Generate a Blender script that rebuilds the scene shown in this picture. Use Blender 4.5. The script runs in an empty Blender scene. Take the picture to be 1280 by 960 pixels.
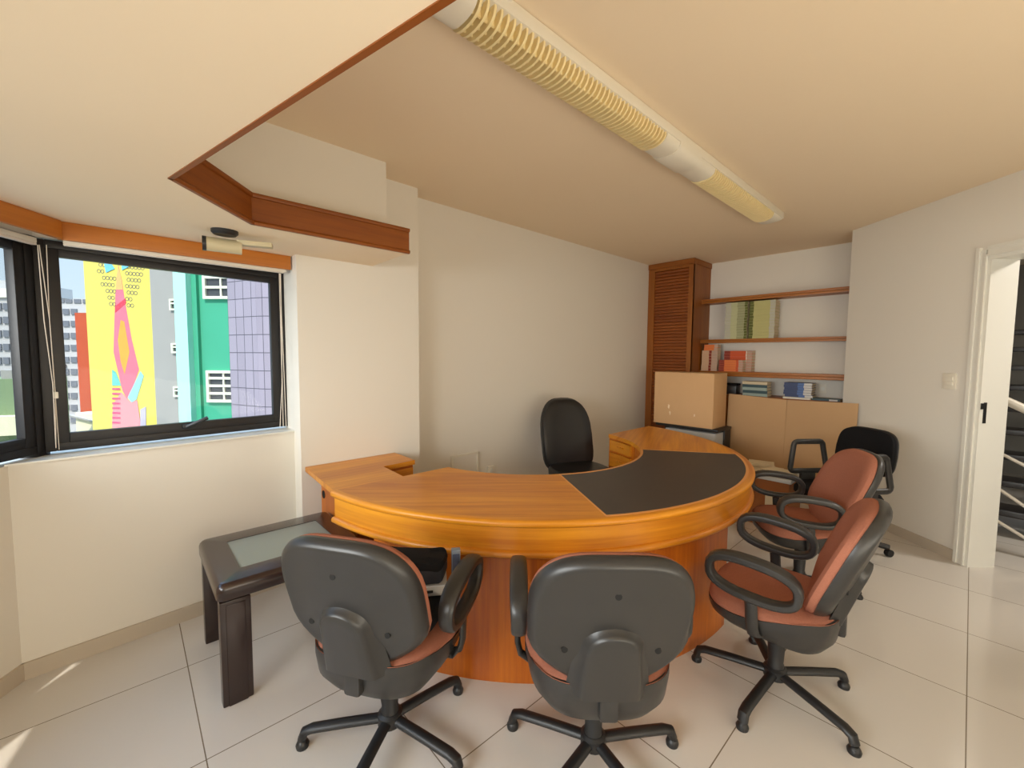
import bpy, bmesh, math, random
from math import sin, cos, pi, radians as R
from mathutils import Vector, Matrix
random.seed(7)
sc = bpy.context.scene
COL = sc.collection

# ------------------------------------------------------------------ camera
FPX, YAW, PITCH, ROLL, HC = 525.81, R(-47.495), R(-3.749), R(0.4135), 1.42
f_ = Vector((sin(YAW)*cos(PITCH), cos(YAW)*cos(PITCH), sin(PITCH)))
r_ = Vector((cos(YAW), -sin(YAW), 0.0)); u_ = r_.cross(f_)
R_, U_ = cos(ROLL)*r_ + sin(ROLL)*u_, -sin(ROLL)*r_ + cos(ROLL)*u_
cam = bpy.data.cameras.new('camera'); camo = bpy.data.objects.new('camera', cam); COL.objects.link(camo)
M = Matrix((R_, U_, -f_)).transposed().to_4x4(); M.translation = Vector((0, 0, HC)); camo.matrix_world = M
cam.sensor_width = 36; cam.lens = 36*FPX/1280; cam.clip_start = 0.02; cam.clip_end = 500
sc.camera = camo

# ------------------------------------------------------------------ exposure, sky, sun, window light, added fill
sc.view_settings.view_transform = 'Standard'; sc.view_settings.look = 'None'
sc.view_settings.gamma = 1; sc.view_settings.use_curve_mapping = False
sc.view_settings.exposure = 0.14
sc.cycles.max_bounces = 10; sc.cycles.diffuse_bounces = 6; sc.cycles.transparent_max_bounces = 12
sc.cycles.sample_clamp_indirect = 8.0; sc.cycles.blur_glossy = 0.2
try: sc.cycles.use_denoising = True
except Exception: pass
w = bpy.data.worlds.new('sky'); sc.world = w; w.use_nodes = True
nt = w.node_tree; nt.nodes.clear()
tc = nt.nodes.new('ShaderNodeTexCoord'); sx = nt.nodes.new('ShaderNodeSeparateXYZ')
cr = nt.nodes.new('ShaderNodeValToRGB'); bg = nt.nodes.new('ShaderNodeBackground'); wo = nt.nodes.new('ShaderNodeOutputWorld')
cr.color_ramp.elements[0].position = 0.0; cr.color_ramp.elements[0].color = (0.72, 0.90, 1.0, 1)
cr.color_ramp.elements[1].position = 0.55; cr.color_ramp.elements[1].color = (0.42, 0.64, 0.95, 1)
nt.links.new(tc.outputs['Generated'], sx.inputs[0]); nt.links.new(sx.outputs[2], cr.inputs[0])
nt.links.new(cr.outputs[0], bg.inputs[0]); nt.links.new(bg.outputs[0], wo.inputs[0])
mr = nt.nodes.new('ShaderNodeMapRange'); mr.inputs[1].default_value = .40; mr.inputs[2].default_value = .95; mr.inputs[3].default_value = .95; mr.inputs[4].default_value = 5.5   # the sky is brightest high up, near the sun
nt.links.new(sx.outputs[2], mr.inputs[0]); nt.links.new(mr.outputs[0], bg.inputs[1])

def lamp(name, kind, energy, color, loc=(0, 0, 0), direction=None, size=None, sizey=None, angle=None):
    l = bpy.data.lights.new(name, kind); l.energy = energy; l.color = color
    if kind == 'AREA':
        l.shape = 'RECTANGLE'; l.size = size; l.size_y = sizey or size
    if angle is not None: l.angle = angle
    o = bpy.data.objects.new(name, l); COL.objects.link(o); o.location = loc
    if direction: o.rotation_euler = Vector(direction).to_track_quat('-Z', 'Y').to_euler()
    return o
SUN_EL = R(52)
lamp('sun', 'SUN', 3.6, (1.0, 0.93, 0.80), (0, -10, 20), (-0.70*cos(SUN_EL), 0.714*cos(SUN_EL), -sin(SUN_EL)), angle=R(0.6))
# daylight of the bay windows behind the camera
lamp('bay_daylight', 'AREA', 275, (0.97, 0.98, 0.95), (-0.55, -2.9, 1.85), (0.0, 1.0, -0.22), 3.4, 1.6)
lamp('ceiling_fill', 'AREA', 62, (1.0, 0.91, 0.75), (1.62, 0.95, 1.0), (-0.8, 0.22, 1.0), 2.8, 1.5)  # added fill lamp by the windowless east wall, aimed up to brighten the ceiling

# ------------------------------------------------------------------ rays through photo pixels onto real planes
CAMP = Vector((0, 0, HC))
def ray(x, y): return R_*((x-640)/FPX) - U_*((y-480)/FPX) + f_
def at_z(x, y, z): d = ray(x, y); return CAMP + d*((z-HC)/d.z)
def at_x(x, y, X): d = ray(x, y); return CAMP + d*(X/d.x)
def at_y(x, y, Y): d = ray(x, y); return CAMP + d*(Y/d.y)
def on_v(x, y, p, q):
    n = Vector((-(q[1]-p[1]), q[0]-p[0])); d = ray(x, y)
    return CAMP + d*((n.x*p[0]+n.y*p[1])/(n.x*d.x+n.y*d.y))

# ------------------------------------------------------------------ materials
def lin(c):
    return tuple((v/12.92 if v <= .04045 else ((v+.055)/1.055)**2.4) for v in (x/255 for x in c)) + (1,)
def mat(name, rgb, rough=.5, metal=0, spec=.5, bump=0, bscale=200, var=0, vscale=8, coat=0):
    m = bpy.data.materials.new(name); m.use_nodes = True; n = m.node_tree; b = n.nodes['Principled BSDF']
    b.inputs['Base Color'].default_value = lin(rgb); b.inputs['Roughness'].default_value = rough
    b.inputs['Metallic'].default_value = metal; b.inputs['Specular IOR Level'].default_value = spec
    b.inputs['Coat Weight'].default_value = coat; b.inputs['Coat Roughness'].default_value = .15
    if var or bump:
        t = n.nodes.new('ShaderNodeTexCoord')
    if var:
        z = n.nodes.new('ShaderNodeTexNoise'); z.inputs['Scale'].default_value = vscale; z.inputs['Detail'].default_value = 4
        mx = n.nodes.new('ShaderNodeMix'); mx.data_type = 'RGBA'
        c = lin(rgb); mx.inputs[6].default_value = tuple(max(0, v*(1-var)) for v in c[:3])+(1,); mx.inputs[7].default_value = tuple(min(1, v*(1+var)) for v in c[:3])+(1,)
        n.links.new(t.outputs['Object'], z.inputs['Vector']); n.links.new(z.outputs['Fac'], mx.inputs[0]); n.links.new(mx.outputs[2], b.inputs['Base Color'])
    if bump:
        z = n.nodes.new('ShaderNodeTexNoise'); z.inputs['Scale'].default_value = bscale; z.inputs['Detail'].default_value = 3
        bp = n.nodes.new('ShaderNodeBump'); bp.inputs['Strength'].default_value = bump; bp.inputs['Distance'].default_value = .002
        n.links.new(t.outputs['Object'], z.inputs['Vector']); n.links.new(z.outputs['Fac'], bp.inputs['Height']); n.links.new(bp.outputs[0], b.inputs['Normal'])
    return m
def wood(name, c1, c2, rough=.35, sc_u=1.2, sc_v=26, coat=.15, bump=.05):
    """grain runs along UV u (metres)"""
    m = bpy.data.materials.new(name); m.use_nodes = True; n = m.node_tree; b = n.nodes['Principled BSDF']
    uv = n.nodes.new('ShaderNodeUVMap'); mp = n.nodes.new('ShaderNodeMapping'); mp.inputs['Scale'].default_value = (sc_u, sc_v, 1)
    n1 = n.nodes.new('ShaderNodeTexNoise'); n1.inputs['Scale'].default_value = 1.6; n1.inputs['Detail'].default_value = 7; n1.inputs['Roughness'].default_value = .62
    mp2 = n.nodes.new('ShaderNodeMapping'); mp2.inputs['Scale'].default_value = (sc_u*.5, sc_v*.16, 1)
    n2 = n.nodes.new('ShaderNodeTexNoise'); n2.inputs['Scale'].default_value = 1.3; n2.inputs['Detail'].default_value = 2
    ad = n.nodes.new('ShaderNodeMath'); ad.operation = 'ADD'
    mu = n.nodes.new('ShaderNodeMath'); mu.operation = 'MULTIPLY'; mu.inputs[1].default_value = .5
    rp = n.nodes.new('ShaderNodeValToRGB'); rp.color_ramp.elements[0].position = .36; rp.color_ramp.elements[1].position = .66
    rp.color_ramp.elements[0].color = lin(c2); rp.color_ramp.elements[1].color = lin(c1)
    L = n.links.new
    L(uv.outputs[0], mp.inputs[0]); L(mp.outputs[0], n1.inputs['Vector']); L(uv.outputs[0], mp2.inputs[0]); L(mp2.outputs[0], n2.inputs['Vector'])
    L(n1.outputs['Fac'], ad.inputs[0]); L(n2.outputs['Fac'], ad.inputs[1]); L(ad.outputs[0], mu.inputs[0]); L(mu.outputs[0], rp.inputs[0]); L(rp.outputs[0], b.inputs['Base Color'])
    b.inputs['Roughness'].default_value = rough; b.inputs['Coat Weight'].default_value = coat; b.inputs['Coat Roughness'].default_value = .2
    if bump:
        bp = n.nodes.new('ShaderNodeBump'); bp.inputs['Strength'].default_value = bump; bp.inputs['Distance'].default_value = .002
        L(n1.outputs['Fac'], bp.inputs['Height']); L(bp.outputs[0], b.inputs['Normal'])
    return m
def glass_mat(name, tint=(1, 1, 1), refl=.9):
    m = bpy.data.materials.new(name); m.use_nodes = True; n = m.node_tree; n.nodes.clear()
    o = n.nodes.new('ShaderNodeOutputMaterial'); mx = n.nodes.new('ShaderNodeMixShader'); t = n.nodes.new('ShaderNodeBsdfTransparent')
    g = n.nodes.new('ShaderNodeBsdfGlossy'); g.inputs['Roughness'].default_value = .02; fr = n.nodes.new('ShaderNodeFresnel'); fr.inputs['IOR'].default_value = 1.45
    mu = n.nodes.new('ShaderNodeMath'); mu.operation = 'MULTIPLY'; mu.inputs[1].default_value = refl
    t.inputs[0].default_value = (*tint, 1)
    n.links.new(fr.outputs[0], mu.inputs[0]); n.links.new(mu.outputs[0], mx.inputs[0]); n.links.new(t.outputs[0], mx.inputs[1]); n.links.new(g.outputs[0], mx.inputs[2]); n.links.new(mx.outputs[0], o.inputs[0])
    return m
def grid_mat(name, rgb, line, pu, pv, width, rough=.3, var=0, offu=0, offv=0, plane='xy', bump=0, spec=.5):
    """tiles on a grid of pu x pv metres (object coordinates or UV) with thin joints"""
    m = bpy.data.materials.new(name); m.use_nodes = True; n = m.node_tree; b = n.nodes['Principled BSDF']; L = n.links.new
    if plane == 'xy':
        t = n.nodes.new('ShaderNodeTexCoord'); src = t.outputs['Object']
    else:
        t = n.nodes.new('ShaderNodeUVMap'); src = t.outputs[0]
    s = n.nodes.new('ShaderNodeSeparateXYZ'); L(src, s.inputs[0]); ds = []; fl = []
    for i, (p, o) in enumerate(((pu, offu), (pv, offv))):
        a = n.nodes.new('ShaderNodeMath'); a.operation = 'SUBTRACT'; a.inputs[1].default_value = o; L(s.outputs[i], a.inputs[0])
        d = n.nodes.new('ShaderNodeMath'); d.operation = 'DIVIDE'; d.inputs[1].default_value = p; L(a.outputs[0], d.inputs[0])
        f = n.nodes.new('ShaderNodeMath'); f.operation = 'FLOOR'; L(d.outputs[0], f.inputs[0]); fl.append(f)
        pp = n.nodes.new('ShaderNodeMath'); pp.operation = 'PINGPONG'; pp.inputs[1].default_value = .5; L(d.outputs[0], pp.inputs[0])
        q = n.nodes.new('ShaderNodeMath'); q.operation = 'MULTIPLY'; q.inputs[1].default_value = p; L(pp.outputs[0], q.inputs[0]); ds.append(q)
    mn = n.nodes.new('ShaderNodeMath'); mn.operation = 'MINIMUM'; L(ds[0].outputs[0], mn.inputs[0]); L(ds[1].outputs[0], mn.inputs[1])
    lt = n.nodes.new('ShaderNodeMath'); lt.operation = 'LESS_THAN'; lt.inputs[1].default_value = width/2; L(mn.outputs[0], lt.inputs[0])
    mx = n.nodes.new('ShaderNodeMix'); mx.data_type = 'RGBA'; mx.inputs[6].default_value = lin(rgb); mx.inputs[7].default_value = lin(line)
    L(lt.outputs[0], mx.inputs[0]); L(mx.outputs[2], b.inputs['Base Color']); b.inputs['Roughness'].default_value = rough; b.inputs['Specular IOR Level'].default_value = spec
    if var:
        cb = n.nodes.new('ShaderNodeCombineXYZ'); L(fl[0].outputs[0], cb.inputs[0]); L(fl[1].outputs[0], cb.inputs[1])
        wn = n.nodes.new('ShaderNodeTexWhiteNoise'); L(cb.outputs[0], wn.inputs['Vector'])
        m2 = n.nodes.new('ShaderNodeMix'); m2.data_type = 'RGBA'; c = lin(rgb)
        m2.inputs[6].default_value = tuple(v*(1-var) for v in c[:3])+(1,); m2.inputs[7].default_value = tuple(min(1, v*(1+var)) for v in c[:3])+(1,)
        L(wn.outputs['Value'], m2.inputs[0]); L(m2.outputs[2], mx.inputs[6])
    return m
MT = {}
MT['wall'] = mat('wall_paint', (226, 221, 210), .75, spec=.2, bump=.04, bscale=120)
MT['ceil'] = mat('ceiling_paint', (238, 220, 192), .8, spec=.15)
MT['floor'] = grid_mat('floor_tile', (208, 203, 196), (120, 108, 92), .6, .604, .004, rough=.12, var=.025, offu=.06, offv=1.965)
MT['base'] = mat('baseboard_tile', (188, 176, 158), .3)
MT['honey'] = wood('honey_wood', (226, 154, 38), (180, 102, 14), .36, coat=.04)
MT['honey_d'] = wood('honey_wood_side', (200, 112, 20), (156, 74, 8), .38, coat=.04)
MT['moulding'] = wood('orange_wood_moulding', (146, 80, 10), (120, 58, 4), .55, coat=0)
MT['cab'] = wood('cabinet_wood', (156, 92, 20), (130, 70, 10), .48, coat=.03)
MT['dark'] = wood('dark_table_wood', (50, 32, 28), (34, 21, 18), .25, coat=.3)
MT['leather'] = mat('black_desk_leather', (64, 58, 54), .45, var=.12, vscale=9, bump=.1, bscale=260)
MT['white'] = mat('white_plastic', (228, 222, 206), .4)
MT['jamb'] = mat('white_door_paint', (228, 226, 216), .35)
MT['frame'] = mat('black_window_aluminium', (17, 12, 12), .45, spec=.5)
MT['glass'] = glass_mat('window_glass', (1, 1, 1), .18)
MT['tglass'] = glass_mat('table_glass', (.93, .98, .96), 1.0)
_n = MT['tglass'].node_tree; _d = _n.nodes.new('ShaderNodeBsdfDiffuse'); _d.inputs[0].default_value = lin((206, 216, 206)); _x = _n.nodes.new('ShaderNodeMixShader'); _x.inputs[0].default_value = .34   # pale diffuse painted into the pane for the wall's reflection and bright floor
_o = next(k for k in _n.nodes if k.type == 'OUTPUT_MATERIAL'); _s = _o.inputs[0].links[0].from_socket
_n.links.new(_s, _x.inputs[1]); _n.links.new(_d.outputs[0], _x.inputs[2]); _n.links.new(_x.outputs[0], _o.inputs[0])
MT['plastic'] = mat('black_chair_plastic', (46, 45, 44), .36, bump=.06, bscale=420)
MT['black'] = mat('black_metal', (30, 30, 31), .42)
MT['fabric'] = mat('rust_fabric', (160, 104, 84), .92, spec=.1, bump=.6, bscale=420, var=.16, vscale=160)
MT['fabric_k'] = mat('black_fabric', (26, 26, 28), .9, spec=.15, bump=.4, bscale=400)
MT['lthr'] = mat('black_chair_leather', (24, 24, 26), .33, bump=.08, bscale=120)
MT['card'] = mat('cardboard', (212, 172, 128), .85, spec=.1, var=.04, vscale=5)
MT['card_e'] = mat('cardboard_dark', (194, 158, 118), .85, spec=.1, var=.05, vscale=4)
MT['grey'] = mat('light_grey_metal', (188, 192, 196), .45)
MT['paper'] = mat('paper', (214, 200, 172), .85, var=.04, vscale=30)
MT['hole'] = mat('dark_hole', (12, 11, 10), .8)
MT['alu'] = mat('brushed_aluminium', (178, 176, 172), .38, metal=.6)
MT['beige'] = mat('beige_plastic', (196, 182, 146), .45)
MT['cord'] = mat('white_cord', (226, 216, 202), .6)

# ------------------------------------------------------------------ mesh helpers
def BM(): return bmesh.new()
def box(bm, c, s, rz=0, bev=0):
    g = bmesh.ops.create_cube(bm, size=1)['verts']
    m = Matrix.Translation(c) @ Matrix.Rotation(rz, 4, 'Z') @ Matrix.Diagonal((s[0], s[1], s[2], 1))
    bmesh.ops.transform(bm, matrix=m, verts=g)
    if bev:
        es = list({e for v in g for e in v.link_edges})
        bmesh.ops.bevel(bm, geom=es, offset=bev, segments=2, affect='EDGES', profile=.6)
    return bm
def bx(c, s, rz=0, bev=0): return box(BM(), c, s, rz, bev)
def box2(bm, a, b, bev=0):
    return box(bm, [(a[i]+b[i])/2 for i in range(3)], [abs(b[i]-a[i]) for i in range(3)], 0, bev)
def prism(bm, poly, z0, z1):
    lo = [bm.verts.new((p[0], p[1], z0)) for p in poly]; hi = [bm.verts.new((p[0], p[1], z1)) for p in poly]
    n = len(poly); bm.faces.new(hi); bm.faces.new(lo[::-1])
    for i in range(n): bm.faces.new((lo[i], lo[(i+1) % n], hi[(i+1) % n], hi[i]))
    return bm
def loft(bm, rings, cap0=True, cap1=True, closed=False):
    vs = [[bm.verts.new(p) for p in r] for r in rings]; n = len(rings[0])
    m = len(vs); rng = range(m) if closed else range(m-1)
    for i in rng:
        a, b = vs[i], vs[(i+1) % m]
        for j in range(n): bm.faces.new((a[j], a[(j+1) % n], b[(j+1) % n], b[j]))
    if not closed:
        if cap0: bm.faces.new(vs[0][::-1])
        if cap1: bm.faces.new(vs[-1])
    return bm
def tube(bm, pts, r, seg=10, closed=False, flat=None, up=(0, 0, 1)):
    """round (radius r) or oval (flat=(half width across up, half height along up)) bar along pts; r may be a list"""
    pts = [Vector(p) for p in pts]; n = len(pts); rings = []
    for i, p in enumerate(pts):
        if closed: t = pts[(i+1) % n]-pts[i-1]
        else: t = pts[min(i+1, n-1)]-pts[max(i-1, 0)]
        t.normalize(); u = Vector(up)
        if abs(t.dot(u)) > .98: u = Vector((0, 1, 0)) if abs(t.y) < .9 else Vector((1, 0, 0))
        s = t.cross(u).normalized(); v = s.cross(t)
        rr = r[i] if isinstance(r, (list, tuple)) else r
        a, b = (flat if flat else (rr, rr))
        rings.append([p + s*a*cos(2*pi*k/seg) + v*b*sin(2*pi*k/seg) for k in range(seg)])
    return loft(bm, rings, closed=closed)
def cyl(bm, c, r, h, seg=24, axis='Z', r2=None):
    m = Matrix.Translation(c)
    if axis == 'X': m = m @ Matrix.Rotation(pi/2, 4, 'Y')
    if axis == 'Y': m = m @ Matrix.Rotation(pi/2, 4, 'X')
    bmesh.ops.create_cone(bm, cap_ends=True, segments=seg, radius1=r, radius2=r if r2 is None else r2, depth=h, matrix=m)
    return bm
def arcsec(bm, C, r0, r1, a0, a1, z0, z1, n=60):
    rings = []
    for i in range(n+1):
        a = a0+(a1-a0)*i/n; c, s = cos(a), sin(a)
        rings.append([(C[0]+r*c, C[1]+r*s, z) for r, z in ((r0, z0), (r1, z0), (r1, z1), (r0, z1))])
    return loft(bm, rings)
def set_uv(bm, fn):
    l = bm.loops.layers.uv.verify()
    for f in bm.faces:
        for lp in f.loops: lp[l].uv = fn(lp.vert.co, f.normal)
def uv_axis(ax):
    """grain along axis ax of the local frame"""
    def fn(co, n):
        k = max(range(3), key=lambda i: abs(n[i]))
        if k == ax: return (co[(ax+1) % 3]*1.0, co[(ax+2) % 3])
        o = 3-ax-k
        return (co[ax], co[o]+n[k]*.37)
    return fn
def uv_polar(C, vert=False):
    def fn(co, n):
        a = math.atan2(co.y-C[1], co.x-C[0]); rr = math.hypot(co.y-C[1], co.x-C[0])
        if vert: return (co.z, a*1.5)
        return (a*1.3, co.z*1.0 + rr)
    return fn
def obj(name, bm, m, parent=None, uv=None, sharp=38, kind=None, smooth=True):
    bmesh.ops.recalc_face_normals(bm, faces=bm.faces[:])
    bm.normal_update()
    if uv is not None: set_uv(bm, uv)
    if smooth:
        for f in bm.faces: f.smooth = True
        for e in bm.edges:
            if len(e.link_faces) == 2 and e.calc_face_angle(0) > R(sharp): e.smooth = False
    me = bpy.data.meshes.new(name); bm.to_mesh(me); bm.free()
    if isinstance(m, (list, tuple)):
        for k in m: me.materials.append(k)
    else: me.materials.append(m)
    o = bpy.data.objects.new(name, me); COL.objects.link(o)
    if parent: o.parent = parent
    if kind: o['kind'] = kind
    return o
def thing(name, label, cat, loc=(0, 0, 0), rz=0, group=None):
    o = bpy.data.objects.new(name, None); COL.objects.link(o); o.location = loc; o.rotation_euler = (0, 0, rz); o.empty_display_size = .05
    return tag(o, label, cat, group)
def tag(o, label, cat, group=None):
    o['label'] = label; o['category'] = cat
    if group: o['group'] = group
    return o
def struct(name, bm, m, parent=None, uv=None, **k): return obj(name, bm, m, parent, uv, kind='structure' if parent is None else None, **k)
def copy_tree(o, parent=None):
    c = o.copy(); COL.objects.link(c); c.parent = parent
    for ch in list(o.children): copy_tree(ch, c)
    return c
def local(bm, T):
    bmesh.ops.transform(bm, matrix=T, verts=bm.verts[:]); return bm

# ------------------------------------------------------------------ the room
H = 2.592; ZL = 2.005; ZT = 2.142
XW = -2.85                                     # wall under the right-hand bay window
W1 = Vector((-0.800, 4.949)); DW = Vector((.7563, -.6542)); NW = Vector((.6542, .7563))   # wall at 45 degrees, outward normal NW
WA, WB = Vector((-2.82, .752)), Vector((-2.715, -.385))   # wall under the right-hand window
DWN = (WB-WA).normalized(); NWN = Vector((-1, -.09)).normalized()
FA = Vector((-2.955, .752)); FC = Vector((-2.86, -.290))   # window plane and the corner of the two windows
P2 = WB.copy(); D2 = Vector((.81, -.586)).normalized(); N2 = Vector((D2.y, -D2.x))   # bay facet two, N2 outward
P3 = P2 + D2*1.45; D3 = Vector((.975, -.222)).normalized(); N3 = Vector((D3.y, -D3.x))
P4 = P3 + D3*3.4
XE = P4.x
PE = W1 + DW*((XE-W1.x)/DW.x)
fl = [(-3.1, 5.7), (-3.1, -.2), (P2.x-.3, P2.y-.2), (P3.x-.1, P3.y-.35), (P4.x+.2, P4.y-.3), (2.9, 2.4), (4.4, 5), (4.4, 8.6), (-.3, 8.9), (-2.2, 6.5)]
struct('floor', prism(BM(), fl, -.15, 0), MT['floor'], smooth=False)
struct('ceiling', prism(BM(), fl, H, H+.15), MT['ceil'], smooth=False)
def wallseg(name, p, q, z0, z1, t, m='wall', out=None, holes=None):
    """wall from p to q, thickness t to the outside (out = outward normal); hole = (s0, s1, z0, z1) along p->q"""
    p = Vector(p[:2]); q = Vector(q[:2]); d = (q-p); L = d.length; d.normalize()
    bm = BM()
    def piece(s0, s1, a, b):
        c = p + d*((s0+s1)/2) + out*(t/2)
        box(bm, (c.x, c.y, (a+b)/2), (s1-s0, t, b-a), math.atan2(d.y, d.x))
    if holes is None: piece(0, L, z0, z1)
    else:
        s = 0
        for (h0, h1, a, b) in holes:
            if h0 > s: piece(s, h0, z0, z1)
            if a > z0: piece(h0, h1, z0, a)
            if b < z1: piece(h0, h1, b, z1)
            s = h1
        if s < L: piece(s, L, z0, z1)
    return struct(name, bm, MT[m], smooth=False)
wallseg('wall_left', (-2.842, 1.5), (-2.842, 5.6), 0, H, .16, out=Vector((-1, 0)))
struct('wall_pillar', box2(BM(), (-3.05, .752, 0), (-2.69, 1.555, H)), MT['wall'], smooth=False)
wallseg('wall_back', (-2.9, 5.44), (-.60, 5.44), 0, H, .16, out=Vector((0, 1)))
struct('wall_return', prism(BM(), [(-.80, 4.952), (-.80, 5.5), (-.62, 5.5), (-.62, 4.952+.03)], 0, H), MT['wall'], smooth=False)
# wall with the doorway
def wp(s, off=0.0): return W1 + DW*s + NW*off
DS0, DS1 = 1.115, 1.93                          # doorway along the wall
Lw = (PE-W1).length
wallseg('wall_right', W1, PE, 0, H, .15, out=NW, holes=[(DS0, DS1, 0, 2.10)])
wallseg('wall_east', (XE, PE.y), (XE, P4.y), 0, H, .15, out=Vector((1, 0)))
# bay: window openings
SILL, HEAD = .945, 1.945
struct('wall_window', prism(BM(), [(-3.12, .78), (WA.x, .78), WA, WB, WB+N2*.13, (-3.12, -.25)], 0, SILL), MT['wall'], smooth=False)
struct('wall_bay', prism(BM(), [WB, P3, P3+N2*.13, WB+N2*.13], 0, SILL), MT['wall'], smooth=False)
struct('wall_over_windows', prism(BM(), [(FA.x-.03, .78), (FA.x-.03, .752), FC+Vector((-.03, 0)), FC+Vector((-.02, .0))+D2*1.6, FC+N2*.3+D2*1.6, (-3.25, -.3), (-3.25, .78)], HEAD, H), MT['wall'], smooth=False)
wallseg('wall_rear', P3, P4, 0, H, .09, out=N3, holes=[(0.1, 3.2, SILL, HEAD)])
struct('trim_8', cyl(BM(), (FC.x-.045, FC.y-.04, (SILL+HEAD)/2), .05, HEAD-SILL, 20), MT['frame'])
# lowered ceiling of the bay with its cove
c0 = Vector((-2.22, 1.215)); c1 = Vector((-2.222, .437)); c2 = Vector((-1.84, .125)); dd = Vector((1.225, .279)).normalized()
c3 = c2 + dd*3.75
low = [c0, c1, c2, c3, (XE+.05, P4.y-.1), (P3.x, P3.y-.12), (P2.x-.35, P2.y-.1), (-3.2, .5), (-3.2, c0.y)]
struct('ceiling_lower', prism(BM(), low, ZL, ZT-.012), MT['ceil'], smooth=False)
def off(p, d): return Vector(p)+Vector(d)
b0 = Vector((-2.472, 1.212)); b1 = Vector((-2.472, .30)); b2 = Vector((-1.93, -.14)); b3 = b2+dd*3.8
struct('wall_bulkhead', prism(BM(), [(-2.99, b0.y), b0, b1, b2, b3, b3+Vector((0, -.15)), b2+Vector((-.1, -.2)), (-2.6, .2), (-2.99, .2)], ZT-.012, H), MT['wall'], smooth=False)
# wood moulding on the cove edge: board with a bead along its top and bottom
def moulding(name, p, q, n, e0=0, e1=0):
    d = (q-p).normalized(); p = p-d*e0; q = q+d*e1; bm = BM()
    prof = [(0, ZL-.003), (.015, ZL-.003), (.02, ZL+.006), (.016, ZL+.015), (.008, ZL+.018), (.008, ZT-.02), (.016, ZT-.018), (.02, ZT-.008), (.016, ZT), (0, ZT)]
    rings = [[Vector((b.x+n.x*o, b.y+n.y*o, z)) for o, z in prof] for b in (p, q)]
    loft(bm, rings)
    def uv(co, nn, p=p, d=d): return ((co.xy-p).dot(d), co.z)
    return struct(name, bm, MT['moulding'], uv=uv, sharp=50)
n01 = Vector((1, 0)); n12 = Vector((.6326, .7745)); n23 = Vector((-dd.y, dd.x))
moulding('trim_1', c0, c1, n01, .006, .0)
moulding('trim_2', c1, c2, n12, .0, .0)
moulding('trim_3', c2, c3, n23, .0, .0)
# window valances of the same wood
MT['valance'] = wood('valance_wood', (196, 120, 40), (172, 98, 26), .45, coat=0)
def valance(name, p, q, n, z0, z1, t=.022):
    d = (q-p).normalized(); c = (p+q)/2+n*(t/2)
    bm = bx((c.x, c.y, (z0+z1)/2), ((q-p).length, t, z1-z0), math.atan2(d.y, d.x), .002)
    def uv(co, nn, p=p, d=d): return ((co.xy-p).dot(d), co.z)
    return struct(name, bm, MT['valance'], uv=uv)
VX = -2.765
PV = Vector((VX-.018, -.205)); 
valance('trim_4', Vector((VX-.022, .744)), PV, Vector((1, 0)), 1.925, 2.004)
valance('trim_5', PV+Vector((.022, 0)), PV+Vector((.022, 0))+D2*1.4, -N2, 1.925, 2.004)
# baseboards
def baseboard(name, p, q, n, h=.075, t=.012):
    p = Vector(p); q = Vector(q); d = q-p; c = (p+q)/2+n*(t/2)
    return struct(name, bx((c.x, c.y, h/2), (d.length, t, h), math.atan2(d.y, d.x)), MT['base'], smooth=False)
baseboard('baseboard_left', (-2.842, 1.56), (-2.842, 4.95), Vector((1, 0)))
baseboard('baseboard_pillar', (-2.69, .755), (-2.69, 1.553), Vector((1, 0)))
baseboard('baseboard_window', WA, WB, -NWN)
baseboard('baseboard_bay', P2, P3, -N2)
baseboard('baseboard_rear', P3, P4, -N3)
baseboard('baseboard_right', W1+DW*.02, W1+DW*(DS0-.075), -NW)
baseboard('baseboard_back', (-2.2, 5.44), (-.82, 5.44), Vector((0, -1)))

# ---- windows (structure): frame > inner sash, pane, stay
def window(name, p, d, nout, s0, s1, z0, z1, setback, stay=None):
    """window in the opening s0..s1 along d from p, frame plane set back by setback towards the outside"""
    root = bpy.data.objects.new(name, None); COL.objects.link(root); root['kind'] = 'structure'
    ang = math.atan2(d.y, d.x)
    def P(s, o, z): v = p+d*s+nout*o; return (v.x, v.y, z)
    def ring(bm, a0, a1, b0, b1, wd, o, t):
        for (u0, u1, v0, v1) in ((a0, a0+wd, b0, b1), (a1-wd, a1, b0, b1), (a0+wd, a1-wd, b0, b0+wd), (a0+wd, a1-wd, b1-wd, b1)):
            box(bm, P((u0+u1)/2, o, (v0+v1)/2), (u1-u0, t, v1-v0), ang, .003)
        return bm
    fr = obj('window_frame', ring(BM(), s0, s1, z0, z1, .036, setback, .06), MT['frame'], root)
    obj('window_sash', ring(BM(), s0+.03, s1-.03, z0+.03, z1-.022, .05, setback-.008, .035), MT['frame'], fr)
    obj('window_pane', bx(P((s0+s1)/2, setback+.005, (z0+z1)/2), (s1-s0-.1, .005, z1-z0-.1), ang), MT['glass'], root)
    if stay is not None:
        bm = BM(); box(bm, P(stay, setback-.035, z0+.06), (.06, .02, .022), ang, .004)
        tube(bm, [P(stay+.012, setback-.045, z0+.058), P(stay-.03, setback-.075, z0+.082), P(stay-.075, setback-.09, z0+.105)], .010, 8)
        obj('window_stay', bm, MT['black'], root)
    return root
FD = (FC-FA).normalized(); FN = Vector((FD.y, -FD.x)); FN = FN if FN.x < 0 else -FN
window('window_1', FA, FD, FN, .0, (FC-FA).length, SILL+.018, HEAD-.01, .03, stay=(on_v(236, 526, FA, FC).xy-FA).length)
window('window_2', FC, D2, N2, .0, 1.42, SILL+.018, HEAD-.01, .03)
window('window_3', P3, D3, N3, .1, 1.65, SILL+.02, HEAD-.01, .06)
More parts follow.
